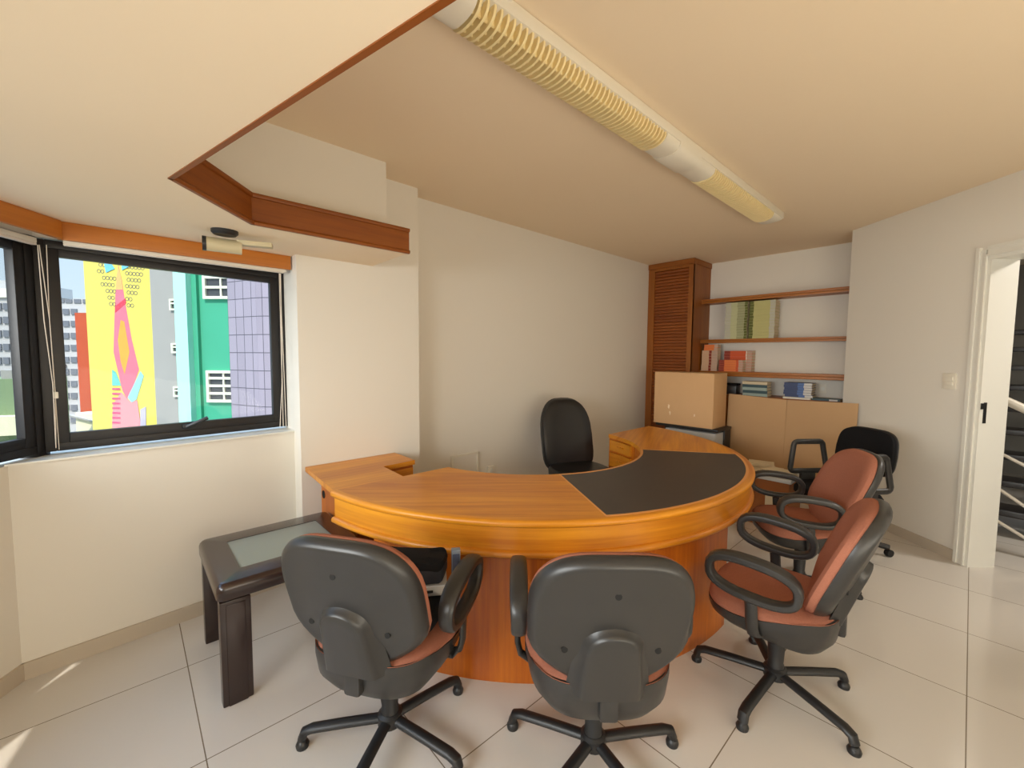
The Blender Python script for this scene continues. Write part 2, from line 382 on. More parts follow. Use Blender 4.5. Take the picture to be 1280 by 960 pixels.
window('window_4', P3, D3, N3, 1.65, 3.2, SILL+.02, HEAD-.01, .06)
# sills
struct('trim_6', prism(BM(), [WA+Vector((.012, 0)), WB+Vector((.012, -.008)), FC+Vector((.02, 0)), FA], SILL, SILL+.008), MT['jamb'], smooth=False)
# ---- door frame in the right wall
door = bpy.data.objects.new('door_1', None); COL.objects.link(door); door['kind'] = 'structure'
angw = math.atan2(DW.y, DW.x)
def wbox(bm, s0, s1, o0, o1, z0, z1, bev=0):
    c = wp((s0+s1)/2, (o0+o1)/2); return box(bm, (c.x, c.y, (z0+z1)/2), (s1-s0, abs(o1-o0), z1-z0), angw, bev)
bm = BM()
for (a, b, o) in ((DS0-.065, DS0-.045, .022), (DS0-.045, DS0-.012, .016), (DS0-.012, DS0, .024)):
    wbox(bm, a, b, -o, 0, 0, 2.10+(DS0-a)); wbox(bm, DS1+(DS0-b), DS1+(DS0-a), -o, 0, 0, 2.10+(DS0-a))
    wbox(bm, DS0-.0, DS1+.0, -o, 0, 2.10+(DS0-b), 2.10+(DS0-a))
obj('door_casing', bm, MT['jamb'], door, smooth=False)
bm = BM(); wbox(bm, DS0-.002, DS0+.022, -.012, .18, 0, 2.10); wbox(bm, DS1-.022, DS1+.002, -.012, .18, 0, 2.10); wbox(bm, DS0, DS1, -.012, .18, 2.076, 2.10)
jb = obj('door_jamb', bm, MT['jamb'], door, smooth=False)
bm = BM(); wbox(bm, DS0+.020, DS0+.024, .012, .034, .995, 1.135); wbox(bm, DS0+.020, DS0+.026, -.008, .03, 1.09, 1.13)
st = obj('strike_plate', bm, MT['black'], jb, smooth=False); st['label'] = 'black metal strike plate'

# light switch on the right wall
t = thing('light_switch', 'small white double light switch on the right wall beside the doorway', 'switch')
a = (.62+.655)/2
s_ = [(on_v(*p, W1, W1+DW)) for p in ((1180, 466), (1195, 486))]
sa, sb = ((Vector(v.xy)-W1).dot(DW) for v in s_)
bm = BM(); wbox(bm, sa, sb, -.009, 0, 1.208, 1.322, .003); obj('plate', bm, MT['white'], t)
for k in (0, 1):
    bm = BM(); wbox(bm, sa+.016, sb-.016, -.013, -.008, 1.235+.036*k, 1.263+.036*k, .002); obj('rocker', bm, MT['white'], t)
# blank cover frame and outlet low on the left wall
t = thing('wall_cover_frame', 'thin white rectangular cover frame low on the left wall behind the desk', 'cover plate')
bm = BM(); X0 = -2.842
for (y0, y1, z0, z1) in ((1.93, 1.945, .36, .60), (2.193, 2.208, .36, .60), (1.945, 2.193, .585, .60), (1.945, 2.193, .36, .375)):
    box2(bm, (X0, y0, z0), (X0+.014, y1, z1))
obj('rim', bm, MT['white'], t, smooth=False); obj('cover', box2(BM(), (X0, 1.945, .375), (X0+.005, 2.193, .585)), MT['wall'], t, smooth=False)
t = thing('wall_outlet', 'tiny white outlet box on the left wall just right of the cover frame', 'outlet')
obj('plate', box2(BM(), (X0, 2.312, .37), (X0+.02, 2.384, .452), .004), MT['white'], t)
obj('socket', cyl(BM(), (X0+.021, 2.348, .411), .018, .004, 16, 'X'), MT['jamb'], t)

# ------------------------------------------------------------------ ceiling light
t = thing('fluorescent_luminaire', 'long narrow white ceiling luminaire with two yellowed louvre grilles', 'ceiling light')
LX = -1.165; LW = .085                          # centre and half width
def half(w_, h_, n=16):                        # rounded channel section, flat on the ceiling
    return [(w_*math.copysign(abs(cos(pi*k/n))**.8, cos(pi*k/n)) if k not in (0, n) else w_*(1 if k == 0 else -1), -h_*max(0, sin(pi*k/n))**.75) for k in range(n+1)]
bm = BM(); box2(bm, (LX-LW, .52, H-.052), (LX+LW, 3.94, H-.002), .008)
obj('housing', bm, MT['white'], t)
for (y0, y1) in ((.50, .845), (2.035, 2.17), (2.42, 2.62)):
    bm = BM(); loft(bm, [[(LX+a*.93, y, H-.045+b) for a, b in half(LW, .055)] for y in (y0, y1)]); obj('cover_plate', bm, MT['white'], t)
bm = BM(); loft(bm, [[(LX+a*.93, y, H-.045+b*k) for a, b in half(LW, .05)] for y, k in ((3.72, 1), (3.86, .9), (3.93, .45))]); obj('end_cap', bm, MT['white'], t)
j = obj('junction_cover', loft(BM(), [[(LX+a*1.0, y, H-.04+b*k) for a, b in half(LW, .07)] for y, k in ((2.17, .9), (2.19, 1), (2.40, 1), (2.42, .9))]), MT['white'], t)
MT['louvre'] = mat('yellowed_plastic_louvre', (242, 224, 172), .4)
for gi, (y0, y1, nn) in enumerate(((.845, 2.035, 42), (2.62, 3.72, 40))):
    bm = BM(); n = nn
    for k in range(n):
        y = y0+.012+(y1-y0-.024)*k/(n-1)
        s = half(LW*.93, .062, 14)
        out = [(LX+a, y, H-.045+b) for a, b in s]; inn = [(LX+a*.72, y, H-.045+b*.55) for a, b in s]
        v0 = [[bm.verts.new((p[0], p[1]+dy, p[2])) for p in out] for dy in (-.0045, .0045)]
        v1 = [[bm.verts.new((p[0], p[1]+dy, p[2])) for p in inn] for dy in (-.0045, .0045)]
        for q in range(len(out)-1):
            for A, B in ((v0[0], v0[1]), (v0[1], v1[1]), (v1[1], v1[0]), (v1[0], v0[0])):
                bm.faces.new((A[q], A[q+1], B[q+1], B[q]))
    for xx in (-.04, 0, .04):
        box2(bm, (LX+xx-.003, y0, H-.09), (LX+xx+.003, y1, H-.05))
    g = obj('louvre_grille', bm, MT['louvre'], t, sharp=30); g['label'] = 'yellowed louvre grille'
# round plate on the ceiling beside the luminaire
p = at_z(608, -6, H)
t = thing('ceiling_disc', 'round white plate on the ceiling at the near end of the luminaire', 'ceiling fitting', (p.x, p.y, H))
obj('plate', loft(BM(), [[(r*cos(2*pi*k/32), r*sin(2*pi*k/32), z) for k in range(32)] for r, z in ((.085, 0), (.085, -.012), (.075, -.022), (.05, -.03))]), MT['white'], t)
obj('lens', cyl(BM(), (0, 0, -.032), .04, .01, 24), MT['white'], t)

# security camera under the lowered ceiling
t = thing('security_camera', 'beige tubular security camera on a black round mount under the lowered ceiling', 'camera')
ca = at_z(256, 304, 1.945); cb = at_z(302, 310, 1.945); d = (cb-ca); d.z = 0; d.normalize(); n_ = Vector((-d.y, d.x, 0))
bm = BM(); tube(bm, [ca, ca+d*.012, ca+d*.014, cb], .033, 18); obj('body', bm, MT['beige'], t)
obj('lens_cap', tube(BM(), [ca-d*.01, ca+d*.006], .034, 18), MT['black'], t)
mc = at_z(281, 292, 1.99); obj('mount', loft(BM(), [[(mc.x+d.x*a*cos(q)+n_.x*b*sin(q), mc.y+d.y*a*cos(q)+n_.y*b*sin(q), z) for q in [2*pi*k/24 for k in range(24)]] for a, b, z in ((.055, .045, ZL), (.055, .045, 1.992), (.045, .036, 1.982))]), MT['black'], t)
ce = at_z(336, 308, 1.965); e = (ce-cb); ang = math.atan2(e.y, e.x)
m_ = (cb+ce)/2; obj('bracket', bx((m_.x, m_.y, 1.968), ((ce-cb).length+.03, .05, .022), ang, .003), MT['beige'], t)

# ------------------------------------------------------------------ blinds rolled up under the valances, with cords
def cord(pts, r=.0018): return tube(BM(), pts, r, 6)
t = thing('window_blind', 'raised white blind under the wooden valance of the right window', 'blind')
obj('headrail', box2(BM(), (VX-.060, -.19, 1.913), (VX-.030, .725, 1.93), .003), MT['white'], t)
obj('slats', box2(BM(), (VX-.061, -.19, 1.907), (VX-.032, .715, 1.913), .002), MT['cord'], t)
yk = at_x(349, 345, VX-.03).y
for k, (a, b_) in enumerate(((0, .0), (.004, .016), (.008, -.018))):
    obj('pull_cord', cord([(VX-.03, yk+a, 1.90), (VX-.03, yk+a+b_*.2, 1.6), (VX-.03, yk+a+b_*.5, 1.25), (VX-.035, yk+b_, .985)]), MT['cord'], t)
t = thing('window_blind', 'raised white blind on the angled left window, cords hanging at the corner', 'blind')
pa = FC+D2*.03-N2*.035; pb = FC+D2*1.35-N2*.035; mm = (pa+pb)/2
obj('headrail', bx((mm.x, mm.y, 1.915), ((pb-pa).length, .025, .022), math.atan2(D2.y, D2.x), .003), MT['white'], t)
obj('slats', bx((mm.x, mm.y, 1.899), ((pb-pa).length, .022, .01), math.atan2(D2.y, D2.x), .002), MT['cord'], t)
for k, px_ in enumerate((((47, 306), (55, 400), (66, 480), (70, 560)), ((49, 306), (62, 400), (68, 480), (74, 562)), ((58, 306), (62, 400), (69, 490), (70, 560)))):
    pts = [on_v(x, y, pa, pb) for x, y in px_]
    obj('pull_cord', cord(pts), MT['cord'], t)
kp = on_v(70, 494, pa, pb); obj('cord_joiner', bx(kp, (.014, .014, .03), .3, .003), MT['white'], t)

# ------------------------------------------------------------------ desk
DC = (-2.31, 2.26); RO, RI, ZD = 1.55, .86, .745
t = thing('executive_desk', 'large honey-coloured semicircular wooden desk with black leather writing inlay', 'desk', (DC[0], DC[1], 0))
O = (0, 0)
def ang_out(r): return math.acos(.19/r)
def desk_poly(r0, r1, n=64):
    a1, a0 = ang_out(r1), ang_out(r0)
    return [(r1*cos(-a1+2*a1*k/n), r1*sin(-a1+2*a1*k/n)) for k in range(n+1)] + [(r0*cos(a0-2*a0*k/n), r0*sin(a0-2*a0*k/n)) for k in range(n+1)]
# top: three veneered fields
MA, MB = R(-31), R(36)
def top_field(a0, a1, n=30, r0=RI, r1=RO-.0355):
    A0 = [max(-ang_out(r), a0) if a0 < -1 else a0 for r in (r0, r1)]; A1 = [min(ang_out(r), a1) if a1 > 1 else a1 for r in (r0, r1)]
    bm = BM(); nr = 8; rings = []
    for i in range(n+1):
        row = []
        for q in range(nr+1):
            r = r0+(r1-r0)*q/nr; lo = -ang_out(r) if a0 < -1 else a0; hi = ang_out(r) if a1 > 1 else a1
            a = lo+(hi-lo)*i/n; row.append((r*cos(a), r*sin(a)))
        rings.append(row)
    vt = [[bm.verts.new((x, y, ZD)) for x, y in row] for row in rings]; vb = [[bm.verts.new((x, y, ZD-.03)) for x, y in row] for row in rings]
    for i in range(n):
        for q in range(nr):
            bm.faces.new((vt[i][q], vt[i][q+1], vt[i+1][q+1], vt[i+1][q])); bm.faces.new((vb[i][q], vb[i+1][q], vb[i+1][q+1], vb[i][q+1]))
        for q in (0, nr): bm.faces.new((vt[i][q], vt[i+1][q], vb[i+1][q], vb[i][q]))
    for i in (0, n):
        for q in range(nr): bm.faces.new((vt[i][q], vt[i][q+1], vb[i][q+1], vb[i][q]))
    return bm
def uv_dir(a, per=None):
    c, s = cos(a), sin(a)
    return lambda co, n: (co.x*c+co.y*s, -co.x*s+co.y*c+co.z*.9)
obj('desktop', top_field(-2, MA), MT['honey'], t, uv=uv_dir(R(48)))
dt2 = obj('desktop', top_field(MB, 2), MT['honey'], t, uv=uv_dir(R(115)))
obj('leather_inlay', top_field(MA+.003, MB-.003, r0=RI+.016, r1=RO-.05), MT['leather'], t, sharp=30)
ie = BM(); arcsec(ie, O, RI, RI+.015, MA+.003, MB-.003, ZD-.03, ZD+.001); arcsec(ie, O, RO-.05, RO-.0355, MA+.003, MB-.003, ZD-.03, ZD+.001)
for a in (MA, MB):
    rr = (RI+RO-.036)/2; box(ie, (rr*cos(a), rr*sin(a), ZD-.0145), (RO-RI-.036, .008, .031), a)
MT['edge'] = mat('pale_edge_veneer', (214, 150, 84), .4)
obj('inlay_edging', ie, MT['edge'], t)
def bead(bm, r, z, a0, a1, hh=.017, dep=.02, n=72):
    prof = [(r-dep, z-hh)] + [(r+hh*cos(q), z+hh*sin(q)) for q in [R(-90+30*k) for k in range(7)]] + [(r-dep, z+hh)]
    rings = [[(p[0]*cos(a), p[0]*sin(a), p[1]) for p in prof] for a in [a0+(a1-a0)*i/n for i in range(n+1)]]
    return loft(bm, rings)
ao = ang_out(RO)
obj('edge_bead', bead(BM(), RO-.016, ZD-.016, -ao, ao, .016, .02), MT['honey'], t, uv=uv_polar(O))
obj('apron', arcsec(BM(), O, RO-.055, RO-.022, -ao, ao, .605, ZD-.031, 80), MT['honey'], t, uv=uv_polar(O))
obj('lower_bead', bead(BM(), RO-.018, .597, -ao, ao, .016, .03), MT['honey'], t, uv=uv_polar(O))
ai = ang_out(RI)
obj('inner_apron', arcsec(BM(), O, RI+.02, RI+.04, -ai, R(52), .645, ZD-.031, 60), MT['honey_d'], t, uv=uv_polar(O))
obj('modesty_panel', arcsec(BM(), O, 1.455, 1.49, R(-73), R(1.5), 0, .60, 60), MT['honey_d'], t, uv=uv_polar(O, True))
# right-hand end: pedestal with drawers facing the sitter
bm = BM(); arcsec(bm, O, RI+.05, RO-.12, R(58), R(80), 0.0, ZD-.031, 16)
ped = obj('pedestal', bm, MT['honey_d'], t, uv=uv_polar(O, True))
for k, (z0, z1) in enumerate(((.60, .69), (.46, .58), (.25, .44))):
    dr = obj('drawer', arcsec(BM(), O, RI+.028, RI+.05, R(60), R(78), z0, z1, 12), MT['honey'], t, uv=uv_polar(O))
    h = obj('handle', bx(((RI+.02)*cos(R(69)), (RI+.02)*sin(R(69)), (z0+z1)/2), (.012, .09, .012), R(69), .003), MT['honey'], dr, uv=uv_axis(1))
# left return: low L-shaped wing against the pillar
ret = [(-2.685, .772), (-2.12, .740), (-2.12, 1.12), (-2.392, 1.132), (-2.405, 1.355), (-2.685, 1.355)]
loc = lambda P_: [(x-DC[0], y-DC[1]) for x, y in P_]
obj('return_top', prism(BM(), loc(ret), ZD-.028, ZD), MT['honey'], t, uv=uv_axis(1))
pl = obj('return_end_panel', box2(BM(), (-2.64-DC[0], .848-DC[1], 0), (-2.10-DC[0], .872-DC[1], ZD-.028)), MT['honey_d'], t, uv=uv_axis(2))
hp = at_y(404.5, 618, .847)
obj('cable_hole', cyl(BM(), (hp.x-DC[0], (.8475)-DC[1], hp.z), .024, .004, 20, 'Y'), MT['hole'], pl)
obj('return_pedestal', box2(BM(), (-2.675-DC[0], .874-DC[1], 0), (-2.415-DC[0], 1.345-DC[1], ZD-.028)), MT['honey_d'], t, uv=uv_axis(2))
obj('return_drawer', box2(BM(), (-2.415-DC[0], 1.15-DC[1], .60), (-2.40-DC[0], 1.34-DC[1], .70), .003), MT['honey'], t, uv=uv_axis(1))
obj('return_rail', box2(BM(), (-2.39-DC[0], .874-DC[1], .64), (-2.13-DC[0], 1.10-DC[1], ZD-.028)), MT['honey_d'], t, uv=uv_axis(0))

# ------------------------------------------------------------------ coffee table
t = thing('coffee_table', 'low dark wooden side table with inset glass top below the window', 'table', (-2.225, .53, 0))
TX0, TX1, TY0, TY1, TZ = -.295, .285, -.305, .305, .512
bm = BM(); bw = .122
def rrect(x0, x1, y0, y1, r, n=5):
    out = []
    for cx, cy, a in ((x1-r, y1-r, 0), (x0+r, y1-r, 90), (x0+r, y0+r, 180), (x1-r, y0+r, 270)):
        out += [(cx+r*cos(R(a+90*k/n)), cy+r*sin(R(a+90*k/n))) for k in range(n+1)]
    return out
outer = [(rrect(TX0+i, TX1-i, TY0+i, TY1-i, .03-i*.4), z) for i, z in ((.006, TZ-.07), (0, TZ-.064), (0, TZ-.024), (.004, TZ-.012), (.012, TZ-.003), (.024, TZ))]
inner = [(rrect(TX0+bw, TX1-bw, TY0+.10, TY1-.10, .004), z) for z in (TZ, TZ-.03)]
loft(bm, [[(x, y, z) for x, y in ps] for ps, z in outer+inner], closed=True)
obj('table_frame', bm, MT['dark'], t, uv=uv_axis(0), sharp=55)
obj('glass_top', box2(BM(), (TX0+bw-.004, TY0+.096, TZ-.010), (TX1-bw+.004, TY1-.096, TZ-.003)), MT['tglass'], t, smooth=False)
for sx_, sy_ in ((1, -1), (-1, -1), (1, 1), (-1, 1)):
    x1 = TX1-.012 if sx_ > 0 else TX0+.012; y1 = TY1-.008 if sy_ > 0 else TY0+.008
    bm = BM(); box2(bm, (x1, y1, 0), (x1-sx_*.05, y1-sy_*.108, TZ-.076), .006); box2(bm, (x1+sx_*.004, y1-sy_*.02, .0), (x1-sx_*.01, y1-sy_*.088, TZ-.09), .004)
    obj('leg', bm, MT['dark'], t, uv=uv_axis(2))

# ------------------------------------------------------------------ office chairs
def back_outline(n=48):
    out = []
    for k in range(n):
        a = 2*pi*k/n; c, s = cos(a), sin(a); e = 2/3.4
        x = math.copysign(abs(c)**e, c); v = math.copysign(abs(s)**e, s)
        wv = 1.0-.50*max(0, (-v-.3)/.7)**1.8-.10*max(0, (v-.2)/.8)**2
        out.append((x*wv, v))
    return out
BO = back_outline()
BWD, BHT, BZ = .240, .232, .648
RC = [.30]
def bpt(x, z, d):                              # backrest frame: x right, z up, d forward of the seam; reclined and curved
    return (x, -.215-(z-BZ)*RC[0]+d+.028*(x/BWD)**2, z)
def bring(k, d, dz=0): return [bpt(BWD*x*k, BZ+BHT*v*k+dz, d) for x, v in BO]
def seat_outline(n=48):
    out = []
    for k in range(n):
        a = 2*pi*k/n; c, s = cos(a), sin(a); e = 2/3.2
        x = math.copysign(abs(c)**e, c); y = math.copysign(abs(s)**e, s)
        out.append((x*(1-.10*max(0, -y)), y))
    return out
SO = seat_outline()
def sring(k, z, kk=None, up=0): return [(.242*x*k, .02+.232*y*(kk or k), z+up*max(0, min(1, .35-y))-(.018*max(0, y-.45)**2 if z > .4 else 0)) for x, y in SO]
def make_arm(s, root):
    arm = bpy.data.objects.new('armrest', None)
    n = 28; pts = []
    for k in range(n):
        a = 2*pi*k/n; c, q = cos(a), sin(a); e = 2/2.6
        y = math.copysign(abs(c)**e, c)*.152; z = math.copysign(abs(q)**e, q)*.070
        pts.append(Vector((s*.266, .058+y*cos(.10)-z*sin(.10)*.2, .575+z+y*.08)))
    bm = BM(); rings = []
    for i, p in enumerate(pts):
        tt = (pts[(i+1) % n]-pts[i-1]).normalized(); sx_ = Vector((1, 0, 0)); nn = sx_.cross(tt).normalized()
        top = max(0, sin(2*pi*i/n)); wd = .026+.006*top; th = .0165+.003*top
        rings.append([p+sx_*wd*math.copysign(abs(cos(q))**.7, cos(q))+nn*th*math.copysign(abs(sin(q))**.7, sin(q)) for q in [2*pi*k/14 for k in range(14)]])
    loft(bm, rings, closed=True)
    a_ = obj('armrest', bm, MT['plastic'], root)
    bm = BM(); tube(bm, [(s*.266, .06, .515), (s*.268, .055, .47), (s*.268, .05, .40), (s*.258, .045, .362), (s*.23, .04, .345), (s*.15, .04, .345)], .02, 12, flat=(.022, .011), up=(1, 0, .2))
    obj('arm_post', bm, MT['plastic'], a_)
    return a_
def make_chair(label, star, rc=.30):
    RC[0] = rc
    t = thing('task_chair', label, 'chair', group='rust office chairs around the desk')
    bm = BM(); loft(bm, [sring(.55, .318, None, -.025), sring(.84, .332, None, -.025), sring(.965, .36, None, -.008), sring(1.0, .382, None, .030), sring(1.0, .398, None, .045)]); obj('seat_pan', bm, MT['plastic'], t)
    bm = BM(); loft(bm, [sring(.98, .396, None, .045), sring(.996, .410, None, .036), sring(.985, .430, None, .008), sring(.93, .446), sring(.8, .453), sring(.5, .452), sring(.2, .449)]); obj('seat', bm, MT['fabric'], t)
    bm = BM(); loft(bm, [bring(.985, .0), bring(1.005, .012), bring(.99, .03), bring(.93, .043), bring(.78, .047), bring(.4, .045), bring(.15, .045)]); obj('backrest', bm, MT['fabric'], t)
    bm = BM(); loft(bm, [bring(.96, .006), bring(1.012, .002), bring(1.012, -.010), bring(.985, -.028), bring(.93, -.040), bring(.90, -.042), bring(.87, -.040), bring(.5, -.050), bring(.15, -.052)])
    sh = obj('back_shell', bm, MT['plastic'], t, sharp=60)
    # raised cover over the back support
    def cov(k, d, n=16):
        pts = [(-.090*k, .418), ] + [(.074*cos(pi-pi*j/n)*k, .585+.066*sin(pi*j/n)*k) for j in range(n+1)] + [(.090*k, .418)]
        return [bpt(x, z, d-(.008 if z < .5 else 0)) for x, z in pts]
    bm = BM(); loft(bm, [cov(1.42, -.040), cov(1.20, -.052), cov(1.06, -.068), cov(.98, -.078), cov(.88, -.081), cov(.5, -.082)]); obj('back_cover', bm, MT['plastic'], sh, sharp=50)
    for x, z in ((0, .775), (-.135, .575), (.135, .575)):
        p = bpt(x, z, -.047); bm = BM(); cyl(bm, p, .0095, .006, 16, 'Y'); s = obj('screw_hole', bm, MT['hole'], sh)
    bm = BM(); box(bm, (0, -.205, .385), (.058, .045, .085), 0, .012); tube(bm, [(0, -.215, .375), (0, -.205, .348), (0, -.17, .335), (0, -.05, .330)], .02, 10, flat=(.028, .013), up=(0, 1, 0)); obj('back_support', bm, MT['plastic'], t)
    for s in (-1, 1): make_arm(s, t)
    bm = BM(); tube(bm, [(0, 0, .07), (0, 0, .12), (0, 0, .125), (0, 0, .23), (0, 0, .235), (0, 0, .31)], [.032, .032, .029, .034, .030, .030], 20); obj('column', bm, MT['black'], t)
    bm = BM(); tube(bm, [(0, 0, .055), (0, 0, .062), (0, 0, .10), (0, 0, .108)], [.034, .044, .044, .034], 20); obj('hub', bm, MT['black'], t)
    for k in range(5):
        a = star+k*2*pi/5; c, s = cos(a), sin(a)
        bm = BM(); tube(bm, [(c*.03, s*.03, .082), (c*.16, s*.16, .076), (c*.275, s*.275, .068), (c*.302, s*.302, .058), (c*.310, s*.310, .034), (c*.310, s*.310, .02)], .02, 12, flat=(.0205, .0155))
        lg = obj('leg', bm, MT['black'], t)
        bm = BM(); tube(bm, [(c*.310, s*.310, .0), (c*.310, s*.310, .012), (c*.310, s*.310, .022), (c*.310, s*.310, .028)], [.021, .023, .018, .012], 16); obj('glide', bm, MT['black'], lg)
    return t
def face(o, deg): o.rotation_euler = (0, 0, R(deg-90))
CH = [((-1.39, .672), 123, 19, .30, 'rust office chair with a bag on its seat, beside the dark side table'),
      ((-.83, 1.16), 137, 59, .30, 'rust office chair seen squarely from behind at the front of the desk, empty seat'),
      ((-.500, 2.0), 187, 50, .38, 'rust office chair seen from its side, nearest of the two at the desk right'),
      ((-.65, 3.0), 213, 30, .44, 'rust office chair directly in front of the black armchair, red backrest facing us')]
chairs = []
for (x, y), dg, st_, rc, lb in CH:
    o = make_chair(lb, R(st_-(dg-90)), rc); o.location = (x, y, 0); face(o, dg); chairs.append(o)

# things lying on the seat of the left chair
def onseat(lx, ly, z):
    dg = R(123-90); return Vector((-1.39+lx*cos(dg)-ly*sin(dg), .672+lx*sin(dg)+ly*cos(dg), z))
S0 = R(33)
def soft(l, w_, levels, e=.35, sh=None):
    bm = BM(); rings = []
    for k, z in levels: rings.append([(l*math.copysign(abs(cos(q))**e, cos(q))*k, w_*math.copysign(abs(sin(q))**e, sin(q))*k, z+.004*sin(5*q+z*40)) for q in [2*pi*j/40 for j in range(40)]])
    return loft(bm, rings)
t = thing('black_bag', 'flat black bag lying lowest on the seat of the chair by the side table', 'bag', onseat(.03, .05, .457), S0)
obj('bag_body', soft(.155, .115, [(.93, 0), (1, .012), (1, .055), (.95, .068), (.5, .071)]), MT['fabric_k'], t)
obj('zip', tube(BM(), [(-.14, -.1165, .036), (.14, -.1165, .036)], .003, 6), MT['black'], t)
t = thing('silver_device', 'thin silver electronic unit with two ports lying on the black bag', 'electronics', onseat(.085, .085, .533), S0+R(25))
obj('case', bx((0, 0, .019), (.19, .10, .036), 0, .003), MT['alu'], t)
for x, w_ in ((.035, .022), (-.01, .012)): obj('port', bx((x, -.0505, .019), (w_, .003, .010), 0, .001), MT['hole'], t)
obj('lid_plate', bx((0, 0, .0395), (.194, .104, .005), 0, .002), MT['grey'], t)
t = thing('black_sleeve', 'folded dark padded sleeve on top of the silver electronic unit', 'sleeve', onseat(.03, .10, .577), S0+R(12))
obj('sleeve_body', soft(.14, .07, [(.92, 0), (1, .012), (1, .055), (.92, .072), (.5, .078)]), mat('dark_navy_neoprene', (38, 41, 50), .75), t)
obj('flap', soft(.142, .072, [(.97, .050), (1.0, .058), (.97, .080), (.6, .086)]), MT['fabric_k'], t)
MT['clear'] = mat('grey_blue_plastic', (120, 132, 150), .2)
t = thing('plastic_case', 'small grey-blue plastic case standing upright behind the armrest of the bag chair', 'case', onseat(.207, .135, .458), S0+R(25))
obj('shell', bx((0, 0, .115), (.034, .028, .23), 0, .004), MT['clear'], t)
for y, nm in ((-.0152, 'card_print'), (.0152, 'card_print_back')): obj('front_card', bx((0, y, .14), (.026, .0024, .15), 0), mat(nm, (66, 76, 104), .5, var=.5, vscale=60), t)

# ------------------------------------------------------------------ executive chair behind the desk
t = thing('executive_chair', 'tall black leather executive chair behind the desk near the left wall', 'chair', (-2.24, 2.83, 0)); t.rotation_euler = (0, 0, R(-22-90))
def ering(k, d, w_=.248, z0=.40, z1=1.04, n=40):
    out = []; zc, hh = (z0+z1)/2, (z1-z0)/2
    for j in range(n):
        a = 2*pi*j/n; c, s = cos(a), sin(a)
        x = math.copysign(abs(c)**(.62), c); v = math.copysign(abs(s)**(.62 if s > 0 else .4), s)
        wv = 1-.16*max(0, v)**2 ; zz = zc+hh*v*(1-(1-k)*.45)
        out.append((w_*x*wv*k, -.20-(zz-.5)*.24+d-.02*x*x*0+.03*(x*k)**2, zz))
    return out
bm = BM(); loft(bm, [ering(.95, 0), ering(1, .015), ering(.97, .045), ering(.86, .062), ering(.6, .066), ering(.3, .066)]); obj('backrest', bm, MT['lthr'], t)
for z in (.60, .70, .80, .90):
    pts = [(x, -.20-(z-.5)*.24+.066+.03*(x/.235)**2-.003, z) for x in [-.15+.03*k for k in range(11)]]
bm = BM(); loft(bm, [ering(.97, .004), ering(1.02, -.004), ering(1.0, -.016), ering(.9, -.03), ering(.4, -.034)]); obj('back_shell', bm, MT['plastic'], t)
bm = BM(); loft(bm, [sring(.9, .38), sring(1.04, .41), sring(1.05, .45), sring(.98, .48), sring(.8, .49), sring(.3, .487)]); obj('seat', bm, MT['lthr'], t)
obj('column', tube(BM(), [(0, 0, .07), (0, 0, .2), (0, 0, .21), (0, 0, .385)], [.034, .034, .026, .026], 18), MT['black'], t)
obj('back_bar', tube(BM(), [(0, -.05, .372), (0, -.2, .372), (0, -.235, .40), (0, -.236, .52)], .02, 10, flat=(.03, .01), up=(0, 1, 0)), MT['black'], t)
for k in range(5):
    a = k*2*pi/5; c, s = cos(a), sin(a)
    lg = obj('leg', tube(BM(), [(c*.02, s*.02, .09), (c*.2, s*.2, .08), (c*.29, s*.29, .065)], .02, 10), MT['black'], t)
    obj('caster', cyl(BM(), (c*.29, s*.29, .026), .026, .03, 16, 'X'), MT['black'], lg)

# ------------------------------------------------------------------ black armchair by the right wall
t = thing('black_armchair', 'black office armchair with square arm loops standing against the right wall', 'chair', (-.62, 3.92, 0)); face(t, 232)
def kring(k, d, w_=.235, h_=.165, zc=.735, n=44):
    out = []
    for j in range(n):
        a = 2*pi*j/n; c, s = cos(a), sin(a); x = math.copysign(abs(c)**.5, c); v = math.copysign(abs(s)**.5, s)
        wv = 1-.06*max(0, v)
        out.append((w_*x*wv*k, -.22-(h_*v*k)*.15+d+.03*(x*k)**2, zc+h_*v*k))
    return out
bm = BM(); loft(bm, [kring(.97, 0), kring(1, .01), kring(.98, .03), kring(.9, .04), kring(.4, .042)]); obj('backrest', bm, MT['fabric_k'], t)
bm = BM(); loft(bm, [kring(.97, .004), kring(1.01, -.004), kring(.97, -.018), kring(.85, -.026), kring(.3, -.028)]); obj('back_shell', bm, MT['plastic'], t)
bm = BM(); loft(bm, [sring(.9, .36), sring(1.02, .385), sring(1.02, .42), sring(.95, .445), sring(.7, .455), sring(.3, .453)]); obj('seat', bm, MT['fabric_k'], t)
for s in (-1, 1):
    pts = []
    for cy, cz, a0 in ((.14, .72, 0), (-.05, .72, 90), (-.09, .54, 180), (.16, .54, 270)):
        pts += [(s*.27, cy+.03*cos(R(a0+30*k)), cz+.03*sin(R(a0+30*k))) for k in range(4)]
    bm = BM(); tube(bm, pts, .016, 10, closed=True, flat=(.022, .016), up=(1, 0, 0)); box2(bm, (s*.255, -.02, .385), (s*.285, .10, .50), .006); box2(bm, (s*.18, .0, .372), (s*.28, .08, .392), .004)
    obj('arm_loop', bm, MT['plastic'], t)
obj('back_bar', tube(BM(), [(0, -.05, .352), (0, -.22, .352), (0, -.262, .39), (0, -.262, .62)], .02, 10, flat=(.03, .01), up=(0, 1, 0)), MT['black'], t)
obj('column', tube(BM(), [(0, 0, .07), (0, 0, .2), (0, 0, .21), (0, 0, .365)], [.034, .034, .026, .026], 18), MT['black'], t)
